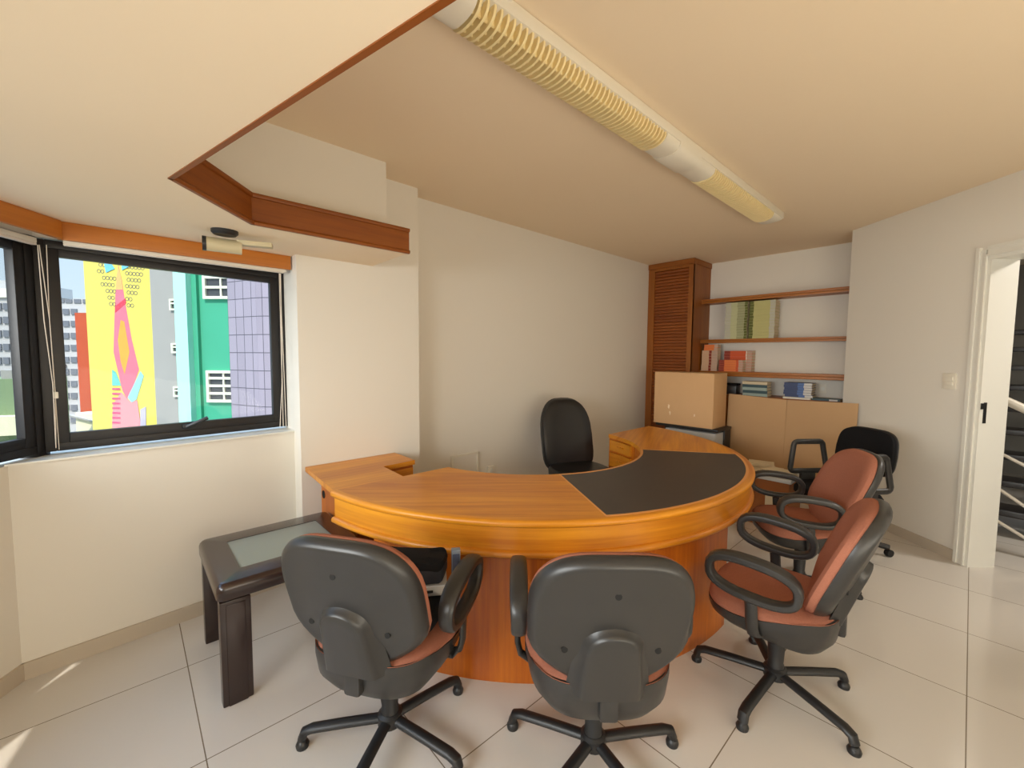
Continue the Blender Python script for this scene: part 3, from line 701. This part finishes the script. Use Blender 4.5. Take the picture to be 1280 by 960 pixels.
for k in range(5):
    a = R(18)+k*2*pi/5; c, s = cos(a), sin(a)
    lg = obj('leg', tube(BM(), [(c*.02, s*.02, .09), (c*.2, s*.2, .08), (c*.30, s*.30, .065)], .02, 10), MT['black'], t)
    obj('caster', cyl(BM(), (c*.30, s*.30, .026), .026, .03, 16, 'X'), MT['black'], lg)

# ------------------------------------------------------------------ tall cabinet with tambour door, wall shelves
CX0, CX1, CY0, CY1 = -2.840, -2.262, 4.955, 5.437
t = thing('tambour_cabinet', 'tall brown wooden corner cabinet with a ribbed roll-front door', 'cabinet', ((CX0+CX1)/2, (CY0+CY1)/2, 0))
cx_, cy_ = t.location.x, t.location.y
bm = BM(); box2(bm, (CX1-.03-cx_, CY0-cy_, .0), (CX1-cx_, CY1-cy_, H-.004)); obj('side_panel', bm, MT['cab'], t, uv=uv_axis(2))
bm = BM(); box2(bm, (CX0-cx_, CY0-cy_, .0), (CX0+.03-cx_, CY1-cy_, H-.004)); obj('side_panel', bm, MT['cab'], t, uv=uv_axis(2))
bm = BM(); box2(bm, (CX0-cx_, CY0-.012-cy_, H-.065), (CX1+.010-cx_, CY1-cy_, H-.004)); obj('cornice', bm, MT['cab'], t, uv=uv_axis(0))
bm = BM(); box2(bm, (CX0+.03-cx_, CY0-cy_, 0), (CX0+.085-cx_, CY0+.03-cy_, H-.07)); box2(bm, (CX1-.055-cx_, CY0-.004-cy_, 0), (CX1-cx_, CY0+.03-cy_, H-.07)); box2(bm, (CX0+.085-cx_, CY0-cy_, H-.10), (CX1-.055-cx_, CY0+.03-cy_, H-.065)); obj('face_frame', bm, MT['cab'], t, uv=uv_axis(2))
bm = BM(); nsl = 64; zb, zt_ = .10, H-.10
for k in range(nsl):
    z0 = zb+(zt_-zb)*k/nsl; z1 = zb+(zt_-zb)*(k+1)/nsl
    loft(bm, [[(x, CY0-cy_+.012+dy, z) for dy, z in ((.012, z0), (.003, z0+.004), (0, (z0+z1)/2), (.003, z1-.004), (.012, z1))] for x in (CX0+.085-cx_, CX1-.055-cx_)])
obj('tambour_door', bm, wood('tambour_wood', (144, 76, 14), (116, 54, 6), .42), t, uv=uv_axis(0), sharp=20)
obj('plinth', box2(BM(), (CX0+.03-cx_, CY0+.01-cy_, 0), (CX1-.03-cx_, CY0+.04-cy_, .10)), MT['cab'], t, uv=uv_axis(0))
SHY = 5.19
MT['shelf'] = wood('shelf_wood', (178, 110, 38), (150, 88, 24), .45, coat=.03)
def shelf(z, th, label):
    t = thing('wall_shelf', label, 'shelf', (-1.53, 5.31, z), group='wooden wall shelves in the alcove')
    y0 = SHY-5.31; y1 = 5.44-5.31; x0 = -2.262+1.53; x1 = -.802+1.53
    obj('board', box2(BM(), (x0, y0+.012, -th*.85), (x1, y1, 0)), MT['shelf'], t, uv=uv_axis(0))
    bm = BM(); box2(bm, (x0, y0, -th*.42), (x1, y0+.014, .002), .004); box2(bm, (x0, y0+.003, -th), (x1, y0+.014, -th*.5), .004); obj('front_lip', bm, MT['shelf'], t, uv=uv_axis(0))
    return t
ZS = [at_y(975, 366, SHY).z, at_y(975, 422.5, SHY).z, at_y(975, 466.5, SHY).z]
shelf(ZS[0], .048, 'top wooden wall shelf in the alcove, nothing standing on it')
shelf(ZS[1], .042, 'middle wooden wall shelf carrying the stacks of green books')
shelf(ZS[2], .055, 'lowest wooden wall shelf carrying the orange books')
# counter behind the cardboard sheet
ZC = at_y(1000, 498.5, 5.16).z
t = thing('low_cabinet', 'low brown wooden cupboard behind the leaning cardboard, books on top', 'cabinet', (-1.53, 5.28, 0))
obj('carcass', box2(BM(), (-2.255+1.53, 5.10-5.28, 0), (-.81+1.53, 5.435-5.28, ZC-.025)), MT['cab'], t, uv=uv_axis(2))
obj('cabinet_top', box2(BM(), (-2.255+1.53, 5.07-5.28, ZC-.025), (-.81+1.53, 5.437-5.28, ZC), .003), MT['cab'], t, uv=uv_axis(0))
for k in range(2): obj('door', box2(BM(), (-.70+.73*k, 5.085-5.28, .08), (-.02+.73*k, 5.10-5.28, ZC-.03), .003), MT['cab'], t, uv=uv_axis(2))

# ------------------------------------------------------------------ books
def book(label, group, x, y, z, wd, dp, th, cover, spine2=None, rz=0, name='paperback_book'):
    """a book lying flat: spine towards -y, width wd along x, depth dp along y, thickness th"""
    t = thing(name, label, 'book', (x, y, z), rz, group)
    bm = BM(); box2(bm, (-wd/2, 0, 0), (wd/2, dp, .002)); box2(bm, (-wd/2, 0, th-.002), (wd/2, dp, th)); box2(bm, (-wd/2, -.001, 0), (wd/2, .003, th)); obj('cover', bm, cover, t, smooth=False)
    obj('pages', box2(BM(), (-wd/2+.003, .003, .002), (wd/2-.003, dp-.003, th-.002)), MT['paper'], t, smooth=False)
    if spine2:
        for (f0, f1, m) in spine2: obj('spine_band', box2(BM(), (-wd/2+wd*f0, -.0022, .0012), (-wd/2+wd*f1, .001, th-.0012)), m, t, smooth=False)
    return t
G1 = mat('pale_green_cover', (188, 190, 146), .55); G2 = mat('dark_green_band', (92, 98, 34), .55); G3 = mat('yellow_green_cover', (186, 182, 120), .55); G4 = mat('grey_white_cover', (186, 184, 168), .55); G5 = mat('green_grey_band', (156, 158, 118), .5)
def stack(n, x, y, z, wd, dp, hgt, cover, bands, lab, grp, jit=.004, name='paperback_book', edge=None):
    th = hgt/n
    for k in range(n):
        l = lab['top'] if k == n-1 else lab['bottom'] if k == 0 else lab['mid']
        book(l, grp, x+random.uniform(-jit, jit), y+random.uniform(0, jit*1.5), z+k*th, wd, dp, th-.0008, cover, bands, 0, name)
def span(px0, px1, y, Y): return at_y(px0, y, Y).x, at_y(px1, y, Y).x
Yb = SHY+.015
xa, xb = span(906.5, 934, 400, Yb); ztop = at_y(930, 377, Yb).z
stack(14, (xa+xb)/2, Yb, ZS[1]+.002, xb-xa, .17, ztop-ZS[1]-.002, G1, [(.0, .26, G4), (.55, .86, G5), (.87, 1.0, G2)],
      dict(top='top pale green book of the left stack on the middle shelf', bottom='bottom pale green book of the left stack on the middle shelf', mid='pale green book inside the left stack on the middle shelf'), 'pale green books in the left stack')
xc, xd = span(936, 968, 400, Yb)
stack(13, (xc+xd)/2, Yb+.012, ZS[1]+.002, xd-xc, .16, ztop-ZS[1]-.004, G3, [(.0, .16, G2), (.80, 1.0, G4)],
      dict(top='top yellowish green book of the right stack on the middle shelf', bottom='bottom yellowish green book of the right stack on the middle shelf', mid='yellowish green book inside the right stack on the middle shelf'), 'yellowish green books in the right stack')
O1 = mat('bright_orange_cover', (206, 84, 34), .5); O2 = mat('pale_orange_cover', (206, 168, 134), .55); O3 = mat('deep_red_band', (140, 50, 30), .5); O4 = mat('light_orange_cover', (226, 122, 58), .5); O5 = mat('grey_pink_band', (190, 160, 140), .5)
Yo = SHY+.02
x0, x1 = span(877, 896.5, 450, Yo); zt0 = at_y(892, 438, Yo).z
stack(7, (x0+x1)/2, Yo, ZS[2]+.002, x1-x0, .10, zt0-ZS[2]-.002, O2, [(.46, .62, O3), (.64, 1.0, O5)],
      dict(top='topmost cream-spined book of the left stack on the lowest shelf', bottom='bottom cream-spined book of the left stack on the lowest shelf', mid='cream-spined book inside the left stack on the lowest shelf'), 'cream spined books on the lowest shelf', .003)
xx0, xx1 = span(880, 897, 434, Yo+.01); zt1 = at_y(895, 430.5, Yo).z
for k in range(2):
    book('light orange book lying on the cream-spined stack, '+('under another' if k == 0 else 'on the very top'), 'light orange books on top of the cream stack', (xx0+xx1)/2+.004*k, Yo+.01, zt0+k*(zt1-zt0)/2, xx1-xx0, .095, (zt1-zt0)/2-.001, O4, [(.75, 1, O5)])
x2, x3 = span(898, 929, 450, Yo); zt2 = at_y(915, 450, Yo).z
stack(5, (x2+x3)/2+.004, Yo-.004, ZS[2]+.002, x3-x2-.008, .10, zt2-ZS[2]-.002, O1, [(0, .22, O3), (.24, .72, O4), (.82, 1, O5)],
      dict(top='top bright orange book of the front stack on the lowest shelf', bottom='bottom bright orange book of the front stack on the lowest shelf', mid='bright orange book inside the front stack on the lowest shelf'), 'bright orange books in the front stack', .002)
x4, x5 = span(905, 940, 450, Yo+.11); zt3 = at_y(922, 438.5, Yo+.11).z
stack(7, (x4+x5)/2, Yo+.11, ZS[2]+.002, x5-x4, .11, zt3-ZS[2]-.002, O1, [(.0, .22, O3), (.78, .82, MT['white']), (.83, 1, O5)],
      dict(top='top orange book of the rear stack behind the front orange stack', bottom='bottom orange book of the rear stack behind the front orange stack', mid='orange book inside the rear stack behind the front orange stack'), 'orange books in the rear stack', .002)
# books on the low cabinet
T1 = mat('pale_teal_cover', (150, 168, 160), .5); T2 = mat('cream_cover', (202, 188, 156), .5); T3 = mat('dark_teal_cover', (52, 78, 84), .5); B1 = mat('navy_cover', (48, 62, 104), .45); B2 = mat('blue_band', (74, 106, 164), .45); B3 = mat('white_band', (206, 204, 200), .5)
Yc = 5.10
x6, x7 = span(928, 959, 485, Yc); zz = ZC; 
names = ['cream book on top of the small teal pile behind the box', 'dark teal book second in the small pile', 'pale teal book in the middle of the small pile', 'dark teal book fourth in the small pile', 'pale grey-green book at the bottom of the small pile']
zq = at_y(943, 477, Yc).z; th = (zq-ZC)/5
for k, (m, lb) in enumerate(zip((T1, T3, T1, T3, T2), names[::-1])):
    book(lb, 'teal books on the low cabinet', (x6+x7)/2+random.uniform(-.006, .006), Yc, ZC+k*th, x7-x6, .15, th-.001, m, None)
x8, x9 = span(980, 1015, 488, Yc); zq = at_y(997, 478.5, Yc).z
book('white paper-bound book under the navy pile on the low cabinet', 'books of the navy pile', (x8+x9)/2-.005, Yc-.012, ZC, x9-x8, .18, .018, MT['white'], None)
stack(6, (x8+x9)/2, Yc, ZC+.0185, x9-x8, .16, zq-ZC-.0185, B1, [(.0, .5, B1), (.5, .72, B2), (.72, 1.0, B3)],
      dict(top='top navy book of the blue pile on the low cabinet', bottom='lowest navy book of the blue pile, resting on a white book', mid='navy book inside the blue pile on the low cabinet'), 'navy books in the blue pile', .008)
xe, xf = span(1015, 1050, 499, Yc)
book('flat dark book lying alone right of the blue pile', 'flat book', (xe+xf)/2, Yc, ZC, xf-xe, .16, .02, T3, [(.62, .92, B3)])
t = thing('black_box', 'black box on the low cabinet in shade behind the cardboard box', 'box', (at_y(913, 485, 5.16).x-.04, 5.16, ZC))
bm = bx((0, .06, .05), (.20, .16, .10), .1, .006); obj('box_body', bm, MT['black'], t); obj('box_lid', bx((0, .06, .112), (.21, .17, .022), .1, .006), MT['fabric_k'], t)
t = thing('wall_outlet', 'white outlet plate on the alcove wall right of the blue pile of books', 'outlet')
pA = at_y(1024, 480, 5.44); pB = at_y(1033, 492, 5.44)
obj('plate', box2(BM(), (pA.x, 5.428, pB.z), (pB.x, 5.44, pA.z), .002), MT['white'], t)
obj('socket', cyl(BM(), ((pA.x+pB.x)/2, 5.427, (pA.z+pB.z)/2), .02, .004, 16, 'Y'), MT['jamb'], t)

# ------------------------------------------------------------------ cardboard box on the grey unit, leaning cardboard sheet
GY = 4.50
t = thing('grey_unit', 'light grey metal cabinet with a dark top under the cardboard box', 'cabinet', (-2.06, GY+.2, 0))
zt = at_y(860, 533, GY).z
obj('body', box2(BM(), (-2.325+2.06, GY+.02-GY-.2, .03), (-1.765+2.06, .17, zt-.045), .006), MT['grey'], t)
obj('top_slab', box2(BM(), (-2.44+2.06, GY+.0-GY-.2, zt-.028), (-1.745+2.06, .175, zt), .005), MT['black'], t)
obj('rear_frame', box2(BM(), (-2.43+2.06, .0, .0), (-1.75+2.06, .17, zt-.029), .004), MT['black'], t)
obj('door', box2(BM(), (-2.32+2.06, GY+.005-GY-.2, .05), (-1.77+2.06, GY+.02-GY-.2, zt-.05), .004), MT['grey'], t)
t = thing('cardboard_box', 'plain brown cardboard box sitting on the grey metal cabinet', 'box', (-2.133, GY, zt+.001))
zb_ = at_y(860, 466, GY).z-zt
obj('box_body', box2(BM(), (-.333, 0, 0), (.333, .345, zb_-.004), .003), MT['card'], t)
bm = BM(); box2(bm, (-.333, 0, zb_-.005), (.333, .171, zb_)); box2(bm, (-.333, .174, zb_-.005), (.333, .345, zb_)); obj('top_flaps', bm, MT['card_e'], t)
MT['torn'] = mat('torn_paper_patch', (238, 214, 180), .8)
for (px_, py_, s_) in ((836, 508, .03), (837.5, 516, .022), (868, 519, .022)):
    q = at_y(px_, py_, GY)-Vector((-2.133, GY, zt+.001)); random.seed(int(px_))
    ring = [(s_*.5*cos(2*pi*k/9)*random.uniform(.4, 1), s_*1.4*sin(2*pi*k/9)*random.uniform(.4, 1)) for k in range(9)]
    obj('torn_patch', loft(BM(), [[(q.x+u, y, q.z+v) for u, v in ring] for y in (-.0002, -.003)]), MT['torn'], t, smooth=False)
# leaning sheet with a vertical fold
t = thing('cardboard_sheet', 'large folded sheet of brown cardboard leaning upright below the shelves', 'cardboard', (-1.25, 4.95, 0))
A0 = at_y(911, 492, 4.98); B0 = at_y(984, 500, 4.93); C0_ = at_y(1073, 504.5, 4.80)
def panel(a, b, z0, z1, lean=.05, t_=.006):
    o = Vector((-1.25, 4.95, 0)); bm = BM(); d = Vector((b.x-a.x, b.y-a.y)).normalized(); n = Vector((-d.y, d.x))
    if n.y < 0: n = -n
    ring = []
    for p, z in ((a, a.z), (b, b.z)):
        lo = Vector((p.x-n.x*lean, p.y-n.y*lean, .002)); hi = Vector((p.x, p.y, z))
        ring.append([lo-o, lo+Vector((n.x*t_, n.y*t_, 0))-o, hi+Vector((n.x*t_, n.y*t_, 0))-o, hi-o])
    loft(bm, ring); return bm
obj('left_flap', panel(A0, B0-Vector((.002, 0, 0)), 0, 0), MT['card_e'], t, smooth=False)
obj('right_flap', panel(B0+Vector((.002, 0, 0)), C0_, 0, 0), MT['card_e'], t, smooth=False)

# ------------------------------------------------------------------ boxes and papers on the floor right of the desk
BX, BY = -1.15, 4.10
t = thing('storage_carton', 'brown carton with an open front on the floor under loose papers', 'box', (BX, BY, 0))
bm = BM(); box2(bm, (-.20, -.16, 0), (.20, .20, .40)); obj('box_body', bm, mat('orange_brown_carton', (150, 92, 48), .8), t, smooth=False)
obj('front_label', box2(BM(), (.03, -.163, .10), (.15, -.16, .30)), MT['paper'], t, smooth=False)
obj('lid', box2(BM(), (-.215, -.175, .40), (.215, .215, .43), .003), MT['grey'], t)
pp = [(-.06, .05, .4305, .30, .22, .012, .2, 'white sheet of paper lying on the carton lid'), (.09, -.05, .443, .21, .16, .030, -.35, 'thick cream bundle of papers on top of the carton, nearest the chairs'), (-.10, .12, .443, .20, .14, .034, .3, 'cream bundle of papers at the rear of the carton top')]
for (dx, dy, z, a, b, h, rz, lb) in pp:
    t = thing('paper_bundle', lb, 'papers', (BX+dx, BY+dy, z), rz, 'papers on the carton')
    n = max(1, int(h/.006))
    for k in range(n): obj('sheet', bx((random.uniform(-.008, .008), random.uniform(-.008, .008), (k+.5)*h/n), (a, b, h/n*.96), random.uniform(-.05, .05)), MT['paper'], t, smooth=False)

# ------------------------------------------------------------------ staircase beyond the doorway
MT['tread'] = mat('dark_stair_tread', (34, 31, 30), .35); MT['stw'] = mat('stairwell_paint', (150, 144, 134), .7); MT['rail'] = mat('cream_rail', (206, 198, 182), .35)
t = thing('staircase', 'flight of dark open treads with pale steel rails seen through the doorway', 'stairs')
def wq(s, o, z): v = wp(s, o); return Vector((v.x, v.y, z))
vd = ray(1284, 446); vd = Vector((vd.x, vd.y)).normalized(); va = math.atan2(vd.y, vd.x)
for k in range(9):
    c = vd*(5.25+.24*k); obj('tread', bx((c.x, c.y, .20+.19*k), (.27, .95, .05), va, .004), MT['tread'], t)
for sgn in (-1, 1):
    q = Vector((-vd.y, vd.x))*(.50*sgn); a_ = vd*5.05+q; b_ = vd*7.25+q
    obj('stringer', tube(BM(), [(a_.x, a_.y, .02), (b_.x, b_.y, 1.76)], .02, 8, flat=(.02, .09)), MT['rail'], t)
for y0, y1, r in ((492, 520, .03), (560, 592, .011), (604, 646, .011), (646, 684, .011)):
    p0 = at_z(1238, y0, 0); l = ray(1238, y0); k = 4.72/math.hypot(l.x, l.y); p0 = CAMP+l*k; l = ray(1300, y1); k = 4.72/math.hypot(l.x, l.y); p1 = CAMP+l*k
    obj('handrail', tube(BM(), [p0-(p1-p0)*.05, p1+(p1-p0)*1.2], r, 10), MT['rail'], t)
lamp('stairwell_lamp', 'AREA', 30, (1.0, 0.93, 0.84), (wp(1.9, 1.0).x, wp(1.9, 1.0).y, 2.5), (0, 0, -1), .4, .4)
struct('wall_stairwell', prism(BM(), [wp(-1.6, 3.2), wp(3.4, 3.2), wp(3.4, 3.35), wp(-1.6, 3.35)], 0, H), MT['stw'], smooth=False)
struct('wall_stairwell_side', prism(BM(), [wp(3.3, .16), wp(3.3, 3.3), wp(3.45, 3.3), wp(3.45, .16)], 0, H), MT['stw'], smooth=False)
struct('wall_stairwell_end', prism(BM(), [wp(-1.5, .75), wp(-1.5, 3.3), wp(-1.6, 3.3), wp(-1.6, .75)], 0, H), MT['stw'], smooth=False)

# ------------------------------------------------------------------ outside: neighbouring buildings
def hp_(x, d):
    v = ray(x, 446); k = Vector((v.x, v.y)).normalized(); return k*d
class Facade:
    def __init__(self, name, label, xL, dL, xR, dR, ytop, m, depth=8, zbot=-22, cat='building', ztop=None):
        self.L, self.R_ = hp_(xL, dL), hp_(xR, dR); self.d = (self.R_-self.L).normalized()
        n = Vector((-self.d.y, self.d.x)); mid = (self.L+self.R_)/2
        self.n = n if n.dot(mid) > 0 else -n
        zt = ztop if ztop is not None else on_v((xL+xR)/2, ytop, self.L, self.R_).z
        self.zt = zt; self.o = Vector((mid.x, mid.y, 0)); self.label = label
        self.root = thing(name, label, cat, (mid.x, mid.y, zbot))
        self.zb = zbot
        def uvf(co, nn): return ((co.xy+mid-self.L).dot(self.d), co.z+zbot)
        bm = prism(BM(), [p-mid for p in (self.L, self.R_, self.R_+self.n*depth, self.L+self.n*depth)], 0, zt-zbot)
        self.wall = obj('wall', bm, m, self.root, uv=uvf, smooth=False)
    def pt(self, x, y): return on_v(x, y, self.L, self.R_)
    def st(self, x, y): p = self.pt(x, y); return (p.xy-self.L).dot(self.d), p.z
    def P(self, s, o, z): v = self.L+self.d*s-self.n*o; return Vector((v.x, v.y, z))-Vector((self.o.x, self.o.y, self.zb))
    def rect(self, name, s0, s1, z0, z1, o, t, m, parent=None):
        c = self.P((s0+s1)/2, o, (z0+z1)/2)
        return obj(name, bx(c, (s1-s0, t, z1-z0), math.atan2(self.d.y, self.d.x)), m, parent or self.root, smooth=False)
    def poly(self, name, pts, o, t, m, parent=None):
        q = [self.st(*p) for p in pts]; bm = BM()
        a = [bm.verts.new(self.P(s, o, z)) for s, z in q]; b = [bm.verts.new(self.P(s, o+t, z)) for s, z in q]
        bm.faces.new(a); bm.faces.new(b[::-1])
        for i in range(len(q)): bm.faces.new((a[i], a[(i+1) % len(q)], b[(i+1) % len(q)], b[i]))
        return obj(name, bm, m, parent or self.root, smooth=False)
    def window(self, x0, x1, y0, y1, frame, glass, bars=(), fw=.07, vb=()):
        s0, z1 = self.st(x0, y0); s1, z0 = self.st(x1, y1); bm = BM(); ang = math.atan2(self.d.y, self.d.x)
        def r(a, b, c, d, t=.10):
            box(bm, self.P((a+b)/2, .02, (c+d)/2), (b-a, t, d-c), ang)
        r(s0, s0+fw, z0, z1); r(s1-fw, s1, z0, z1); r(s0+fw, s1-fw, z1-fw, z1); r(s0+fw, s1-fw, z0, z0+fw)
        for k in bars: r(s0+fw, s1-fw, z0+(z1-z0)*k-fw*.45, z0+(z1-z0)*k+fw*.45, .08)
        for k in vb: r(s0+(s1-s0)*k-fw*.3, s0+(s1-s0)*k+fw*.3, z0+fw, z1-fw, .06)
        w_ = obj('window', bm, frame, self.root, smooth=False)
        self.rect('pane', s0+fw, s1-fw, z0+fw, z1-fw, .008, .02, glass, w_)
MX = {}
MX['white'] = mat('white_render', (196, 192, 186), .8, spec=.1); MX['red'] = mat('brick_red_render', (186, 84, 56), .85, spec=.1, var=.15, vscale=2)
MX['yellow'] = mat('yellow_render', (228, 208, 100), .8, spec=.1, var=.05, vscale=.6); MX['greyw'] = mat('grey_render', (164, 159, 151), .85, spec=.1, var=.08, vscale=.8)
MX['green'] = mat('green_render', (76, 170, 134), .8, spec=.1, var=.07, vscale=1.2); MX['mint'] = mat('mint_render', (176, 238, 216), .8, spec=.1)
MX['purple'] = grid_mat('lilac_wall_tile', (152, 141, 150), (76, 70, 78), .20, .29, .012, .35, var=.06, plane='uv')
MX['glass'] = mat('dark_window_glass', (70, 72, 74), .2); MX['wf'] = mat('cream_window_frame', (232, 228, 204), .6); MX['glass2'] = mat('grey_window_glass', (116, 118, 122), .25)
MX['olive'] = mat('olive_green_wall', (132, 150, 112), .85, spec=.1, var=.05, vscale=1); MX['cream'] = mat('cream_roof', (232, 222, 186), .85, spec=.1)
MX['ground'] = mat('street_asphalt', (120, 118, 114), .9)
struct('ground_street', box2(BM(), (-160, -120, -22.4), (-4.5, 120, -22)), MX['ground'], smooth=False)
# white apartment blocks far away
def block(F, rows, cells, h, mg):
    proto = None
    for y in rows:
        for (x0, x1) in cells:
            s0, z1 = F.st(x0, y); s1, z0 = F.st(x1, y+h)
            F.rect('window', s0, s1, z0, z1, .03, .12, mg)
FA_ = Facade('apartment_block', 'white apartment block with ribbon windows seen through the left window pane', -45, 46.5, 40, 44, 363, MX['white'], 1.5)
block(FA_, [379+16.9*k for k in range(6)], [(-18, -8), (-6, 3), (5, 13), (15, 21), (23, 31)], 8.5, MX['glass2'])
FA_.rect('roof_house', FA_.st(-20, 350)[0], FA_.st(20, 350)[0], FA_.zt, FA_.st(0, 349)[1], -2.5, 4, MX['white'])
FA_.poly('parapet_band', [(-44, 361), (38, 361), (38, 372), (-44, 372)], .0, .15, MX['wf'])
FB_ = Facade('apartment_block', 'white apartment block beyond the red-brown block, behind the yellow mural wall', 55, 55.5, 116, 53.5, 380, MX['white'], 14)
block(FB_, [386+15*k for k in range(10)], [(70, 77), (79, 87), (89, 97)], 7.2, MX['glass2'])
for k in range(6):
    s, z = FB_.st(80, 457.5+15*k); bm = BM(); c = FB_.P(s, .15, z); cyl(bm, (0, 0, 0), .22, .3, 14, 'Y'); local(bm, Matrix.Translation(c) @ Matrix.Rotation(math.atan2(FB_.d.y, FB_.d.x), 4, 'Z')); obj('air_conditioner', bm, MX['glass'], FB_.root)
FB_.rect('roof_house', FB_.st(66, 372)[0], FB_.st(114, 372)[0], FB_.zt, FB_.st(90, 373)[1], -2, 4, MX['white'])
for x in (72, 82, 93, 104):
    s, z = FB_.st(x, 377); FB_.rect('window', s, s+.5, FB_.zt+.1, FB_.zt+.45, .02, .1, MX['glass2'])
# red-brown block
FR = Facade('red_block', 'brick-red windowless block between the white flats and the yellow wall', 96.5, 36, 124, 35, 391, MX['red'], 4)
FO = Facade('olive_building', 'low olive-green wall with a cream ledge low in the left window', -60, 27, 39, 26, 474, MX['olive'], 2.5)
FO.poly('ledge', [(-58, 521), (38, 518), (38, 541), (-58, 546)], .0, .5, MX['cream'])
s0, z1 = FO.st(-4, 462); s1, z0 = FO.st(11, 474)
FO.rect('roof_box', s0, s1, FO.zt, FO.st(2, 463)[1], -1, 1.6, MX['greyw'])
FCB = Facade('low_annex', 'low cream-roofed annex at the foot of the red-brown block', 90, 31, 128, 29, 517, MX['cream'], 3)
FCB.poly('roof_edge', [(90, 518), (127, 527), (127, 529), (90, 520)], 0, .15, MX['greyw'])
# yellow wall with a painted mural
FY = Facade('yellow_building', 'tall yellow end wall painted with an abstract pink and orange mural', 111, 22, 195, 20, 250, MX['yellow'], 9, ztop=14)
mural = {'mural_body': ([(148, 331), (152.5, 350), (156, 375), (165, 425), (174, 462), (166, 485), (159, 499), (153, 488), (147, 462), (142, 440), (143, 402), (144.5, 365), (146, 345)], (226, 118, 132)),
 'mural_flame': ([(151, 400), (155.5, 402), (162, 440), (156, 468), (151, 452), (147.5, 425)], (244, 162, 74)), 'mural_head': ([(146, 345), (148, 333), (151.5, 345), (154, 362), (145, 362)], (232, 176, 110)),
 'mural_scarf': ([(144, 383), (157, 373), (158, 379), (144, 391)], (214, 74, 90)), 'mural_teal': ([(140.5, 462), (145, 465), (152, 482), (140.5, 482)], (110, 190, 176)),
 'mural_cyan': ([(160, 497), (176, 464), (180, 470), (171, 499), (165, 503)], (150, 214, 220)), 'mural_skirt': ([(152, 490), (160, 499), (165, 503), (172, 500), (177, 535), (140.5, 535), (142, 505)], (226, 150, 150)),
 'mural_lilac': ([(176, 512), (183, 508), (183, 535), (176, 535)], (190, 180, 196)), 'mural_blue': ([(130, 326), (136, 323), (144, 336), (133, 341)], (116, 190, 220)),
 'mural_wing': ([(152, 325), (170, 325), (168, 330), (153, 338)], (116, 190, 220))}
for k, (nm, (pts, c)) in enumerate(mural.items()): FY.poly(nm, pts, .001+.002*k, .004, mat(nm, c, .8, spec=.1, var=.12, vscale=3))
MX['ink'] = mat('mural_ink', (96, 96, 92), .8); MX['stripe'] = mat('mural_stripe', (214, 84, 120), .8)
bm = BM()
for j in range(8):
    y = 325+8*j
    for i in range(-7, 8):
        x = 150+4.4*i+(j % 2)*2
        if abs(i) < 2 or abs(i) > 7.6-.62*j or (-5 < i < 0 and 321 < y < 342): continue
        s, z = FY.st(x, y+.35*i); c = FY.P(s, .002, z); rr = .075
        rings = [[Vector((c.x, c.y, c.z))+Vector((FY.d.x, FY.d.y, 0))*(r*cos(2*pi*q/10))+Vector((0, 0, r*sin(2*pi*q/10)))-Vector((FY.n.x, FY.n.y, 0))*o for q in range(10)] for r, o in ((rr, 0), (rr, .003), (rr*.72, .003), (rr*.72, 0))]
        loft(bm, rings, closed=True)
obj('mural_rings', bm, MX['ink'], FY.root, smooth=False)
bm = BM(); ang = math.atan2(FY.d.y, FY.d.x)
for k in range(8):
    a, z = FY.st(141, 486+6*k); b, _ = FY.st(151, 486+6*k); box(bm, FY.P((a+b)/2, .024, z), (b-a, .006, .07), ang)
obj('mural_stripes', bm, MX['stripe'], FY.root, smooth=False)
# grey wall with small windows
FG = Facade('grey_building', 'plain grey rendered wall with small windows right of the yellow mural', 192, 19.4, 232, 18.6, 300, MX['greyw'], 6, ztop=12)
for (x0, x1, y0, y1) in ((210, 226, 326, 334), (213, 227, 374, 388), (215.5, 228.5, 429, 441.5), (218, 229.5, 483, 496)): FG.window(x0, x1, y0, y1, MX['wf'], MX['glass'], fw=.06, bars=(.62,))
# green building
FM = Facade('green_building', 'green rendered building with barred cream windows', 221, 13.2, 300, 12.2, 300, MX['green'], 8, ztop=11)
s0, _ = FM.st(231, 440); s1, _ = FM.st(246, 440); FM.rect('pilaster', s0, s1, -22, 11, .12, .26, MX['mint'])
s2, _ = FM.st(252, 440); FM.rect('shallow_pilaster', s1, s2, -22, 11, .04, .10, MX['green'])
for (x0, x1, y0, y1) in ((254, 300, 322, 374), (259.5, 303, 463, 503)): FM.window(x0, x1, y0, y1, MX['wf'], MX['glass'], bars=(.28, .52, .76), fw=.065, vb=(.5,))
# lilac tiled wall of the building's own wing, ending in a round column
FP = Facade('tiled_wing', 'lilac tiled wing with a rounded corner just right outside the window', 287, 8.5, 322, 7.9, 300, MX['purple'], 6, ztop=11)
pc = FP.R_+FP.n*.5; bm = BM(); n = 28
vs = [[bm.verts.new((pc.x-FP.o.x+.5*cos(2*pi*k/n), pc.y-FP.o.y+.5*sin(2*pi*k/n), z)) for k in range(n+1)] for z in (0, 33)]
for k in range(n): bm.faces.new((vs[0][k], vs[0][k+1], vs[1][k+1], vs[1][k]))
def uvc(co, nn): return (math.atan2(co.y-(pc.y-FP.o.y), co.x-(pc.x-FP.o.x))*.5+.06, co.z-22)
obj('round_corner', bm, MX['purple'], FP.root, uv=uvc)
